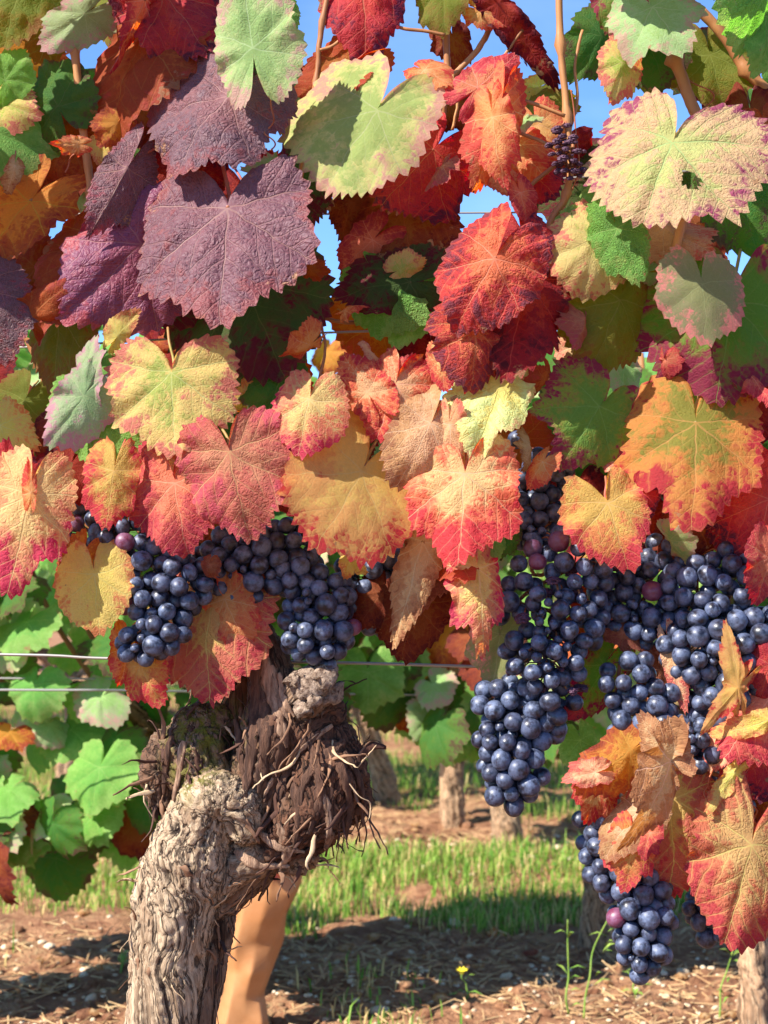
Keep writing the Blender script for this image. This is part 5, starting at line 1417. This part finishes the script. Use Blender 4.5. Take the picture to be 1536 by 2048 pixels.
# ------------------------------------------------------------------ vines of the rows behind
BL = []
for k in range(8):
    P, edge, q, tr_ = leaf_flat(['round', 'lobed', 'wide', 'round'][k % 4], 1, 1, 500 + k, 6, 24, .09, .09, 3)
    W = leaf_verts(P, edge, 500 + k, .052, fold=.1 + .05 * (k % 3), bend=.4 + .1 * k, bx=.3, crum=.05, wave=.05)
    BL.append(leaf_mesh('leaf', P, edge, q, tr_, W))
M_BARK2 = bark_material('background_vine_bark', lin((226,190,150), .85), lin((186,146,110), .85), lin((140,100,76), .85), moss=False)
def back_vine(x, y, label, n_leaf, z0, z1, half_w, r_base, seed, lean=0.0, fork=True, size=1.0, red=.1, cx=0.0, head=.36):
    r = random.Random(seed)
    gz = float(gheight([x], [y])[0])
    root = empty('background_vine', (x, y, gz)); tag(root, label, 'vine', 'vines of the rows behind')
    B = lambda dx, dy, z, rr: (np.array([x + dx, y + dy, gz + z]), rr * .72)
    ch = [([B(0, 0, -.05, r_base * 1.35), B(lean * .3, 0, .08, r_base * 1.1), B(lean * .6, .01, head * .5, r_base * .9), B(lean, 0, head, r_base * 1.15)], .3)]
    if fork: ch += [([B(lean, 0, head, r_base), B(lean - .10, .01, head + .10, r_base * .6), B(lean - .3, .02, head + .14, r_base * .4)], .6), ([B(lean, 0, head, r_base), B(lean + .09, -.01, head + .12, r_base * .6), B(lean + .3, 0, head + .14, r_base * .4)], .6)]
    build_trunk(ch, 'trunk', root, .006, .004, M_BARK2)
    for k in range(5):
        sx = r.uniform(-half_w * .8, half_w * .8)
        pts = [Vector((sx * .4 + lean, 0, head + .1)), Vector((sx * .8, r.uniform(-.06, .06), head + .3)), Vector((sx, r.uniform(-.08, .08), z1 * .95))]
        v, f = tube_np(smooth_path(pts, 5), .0045, 6); link('cane', mesh_np('cane', v, f, M_CANE), root)
    for k in range(n_leaf):
        o = link('leaf', BL[r.randrange(8)], root)
        zz = r.uniform(z0, z1); ww = half_w * (1 - .35 * abs((zz - z0) / (z1 - z0) - .5))
        fr = r.random() < .6
        yy = r.uniform(-.20, -.08) if fr else r.uniform(-.1, .14)
        o.location = (cx + r.uniform(-ww, ww), yy, zz)
        nrm = Vector((r.gauss(-.42, .42), r.gauss(-.85, .3), r.gauss(.55, .35))).normalized()
        dn = Vector((r.gauss(0, .55), 0, -1)); dn = (dn - nrm * dn.dot(nrm)).normalized(); ex = dn.cross(nrm)
        o.rotation_euler = Matrix(((ex.x, dn.x, nrm.x), (ex.y, dn.y, nrm.y), (ex.z, dn.z, nrm.z))).to_euler()
        s = r.uniform(.75, 1.25) * size; o.scale = (s, s, s)
        q = r.random()
        set_leaf_props(o, r.choice(['brownred', 'orangeyel', 'yelred']) if q < red else r.choice(['green', 'green', 'dkgreen', 'palegreen', 'green', 'dkgreen']), seed * 400 + k, r, light=1.15)
    return root
back_vine(-.31, 1.17, 'green leafy vine of the next row filling the left side behind the wires', 290, .22, 1.08, .42, .026, 1, size=1.12, red=.07, cx=-.20)
back_vine(-.215, 1.28, 'green leafy vine of the next row behind the grapes in the middle', 280, .40, 1.02, .40, .022, 2, size=1.1, red=.06, cx=.26, fork=False)
g_ = ground_at(1512, 2058)
back_vine(g_.x, g_.y, 'vine with a pale peeling trunk at the right edge behind the big red tan leaf', 120, .50, 1.05, .40, .024, 3, size=1.0)
for k, (px, py, hw, nl, rb, lb, ln_) in enumerate([
    (1200, 1890, .25, 60, .042, 'background vine with a straw-pale trunk behind the long hanging cluster', .01),
    (1018, 1695, .40, 100, .040, 'background vine with a pale split trunk below the compact cluster', -.02),
    (905, 1650, .40, 100, .033, 'background vine with a dark upper trunk and pale foot left of the compact cluster', .01),
    (785, 1600, .45, 100, .040, 'background vine with a leaning forked trunk just right of the shaggy stump', -.10),
    (640, 1580, .5, 80, .04, 'background vine hidden behind the shaggy stump', .0),
    (120, 1640, .6, 90, .04, 'background vine behind the leafy vine on the left', .05),
    (1420, 1640, .6, 70, .04, 'background vine behind the right-hand grapes', .05)]):
    g = ground_at(px, py)
    back_vine(g.x, g.y, lb, nl, .50 if px != 1200 else .55, 1.05, hw, rb, 10 + k, lean=ln_, size=1.05, head=.34)
# thin wooden stake beside the dark trunk
M_STAKE = simple_mat('weathered_stake', lin((226,190,150), .8), lin((196,150,110), .8), 20, .8, .4, .002, stretch=(1, 1, .1))
g = ground_at(888, 1640)
v, f = tube_np([Vector((0, 0, -.05)), Vector((0, 0, .2)), Vector((.004, 0, .55))], [.012, .011, .011], 8)
o = link('vine_stake', mesh_np('vine_stake', v, f, M_STAKE)); o.location = g; tag(o, 'thin pale wooden stake standing beside the dark background trunk', 'stake')

# far rows: one leafy mass each
def far_row(y, n, seed):
    r = np.random.RandomState(seed)
    x = r.uniform(-4, 4.5, n); z = r.uniform(.42, 1.12, n) + .06 * np.sin(x * 5); yy = y + r.normal(0, .10, n)
    P, edge, q, tr_ = leaf_flat('lobed', 1, 1, 900 + seed, 2, 14, .12, .05, 2)
    base = np.stack([P[:, 0], np.zeros(len(P)), -P[:, 1]], 1) * .055
    a, b = r.normal(0, .8, n), r.normal(.5, .4, n)
    ca, sa, cb, sb = np.cos(a), np.sin(a), np.cos(b), np.sin(b)
    rot = np.stack([np.stack([ca, -sa, 0 * a], 1), np.stack([sa * cb, ca * cb, -sb], 1), np.stack([sa * sb, ca * sb, cb], 1)], 1)
    Vv = np.einsum('nij,mj->nmi', rot, base) + np.stack([x, yy, z], 1)[:, None, :]
    tr_ = np.concatenate([tr_, q[:, [0, 1, 2]], q[:, [0, 2, 3]]])
    fc = tr_[None] + (np.arange(n) * len(P))[:, None, None]
    me = mesh_np('vine_foliage', Vv.reshape(-1, 3), fc.reshape(-1, 3), M_LEAF)
    o = link('vine_foliage', me)
    set_leaf_props(o, 'green', seed, random.Random(seed)); o['spots'] = 0.0
    tag(o, 'far row of green vines behind the nearer rows', kind='stuff')
far_row(4.9, 2600, 1); far_row(6.3, 2600, 2); far_row(8.0, 2600, 3)
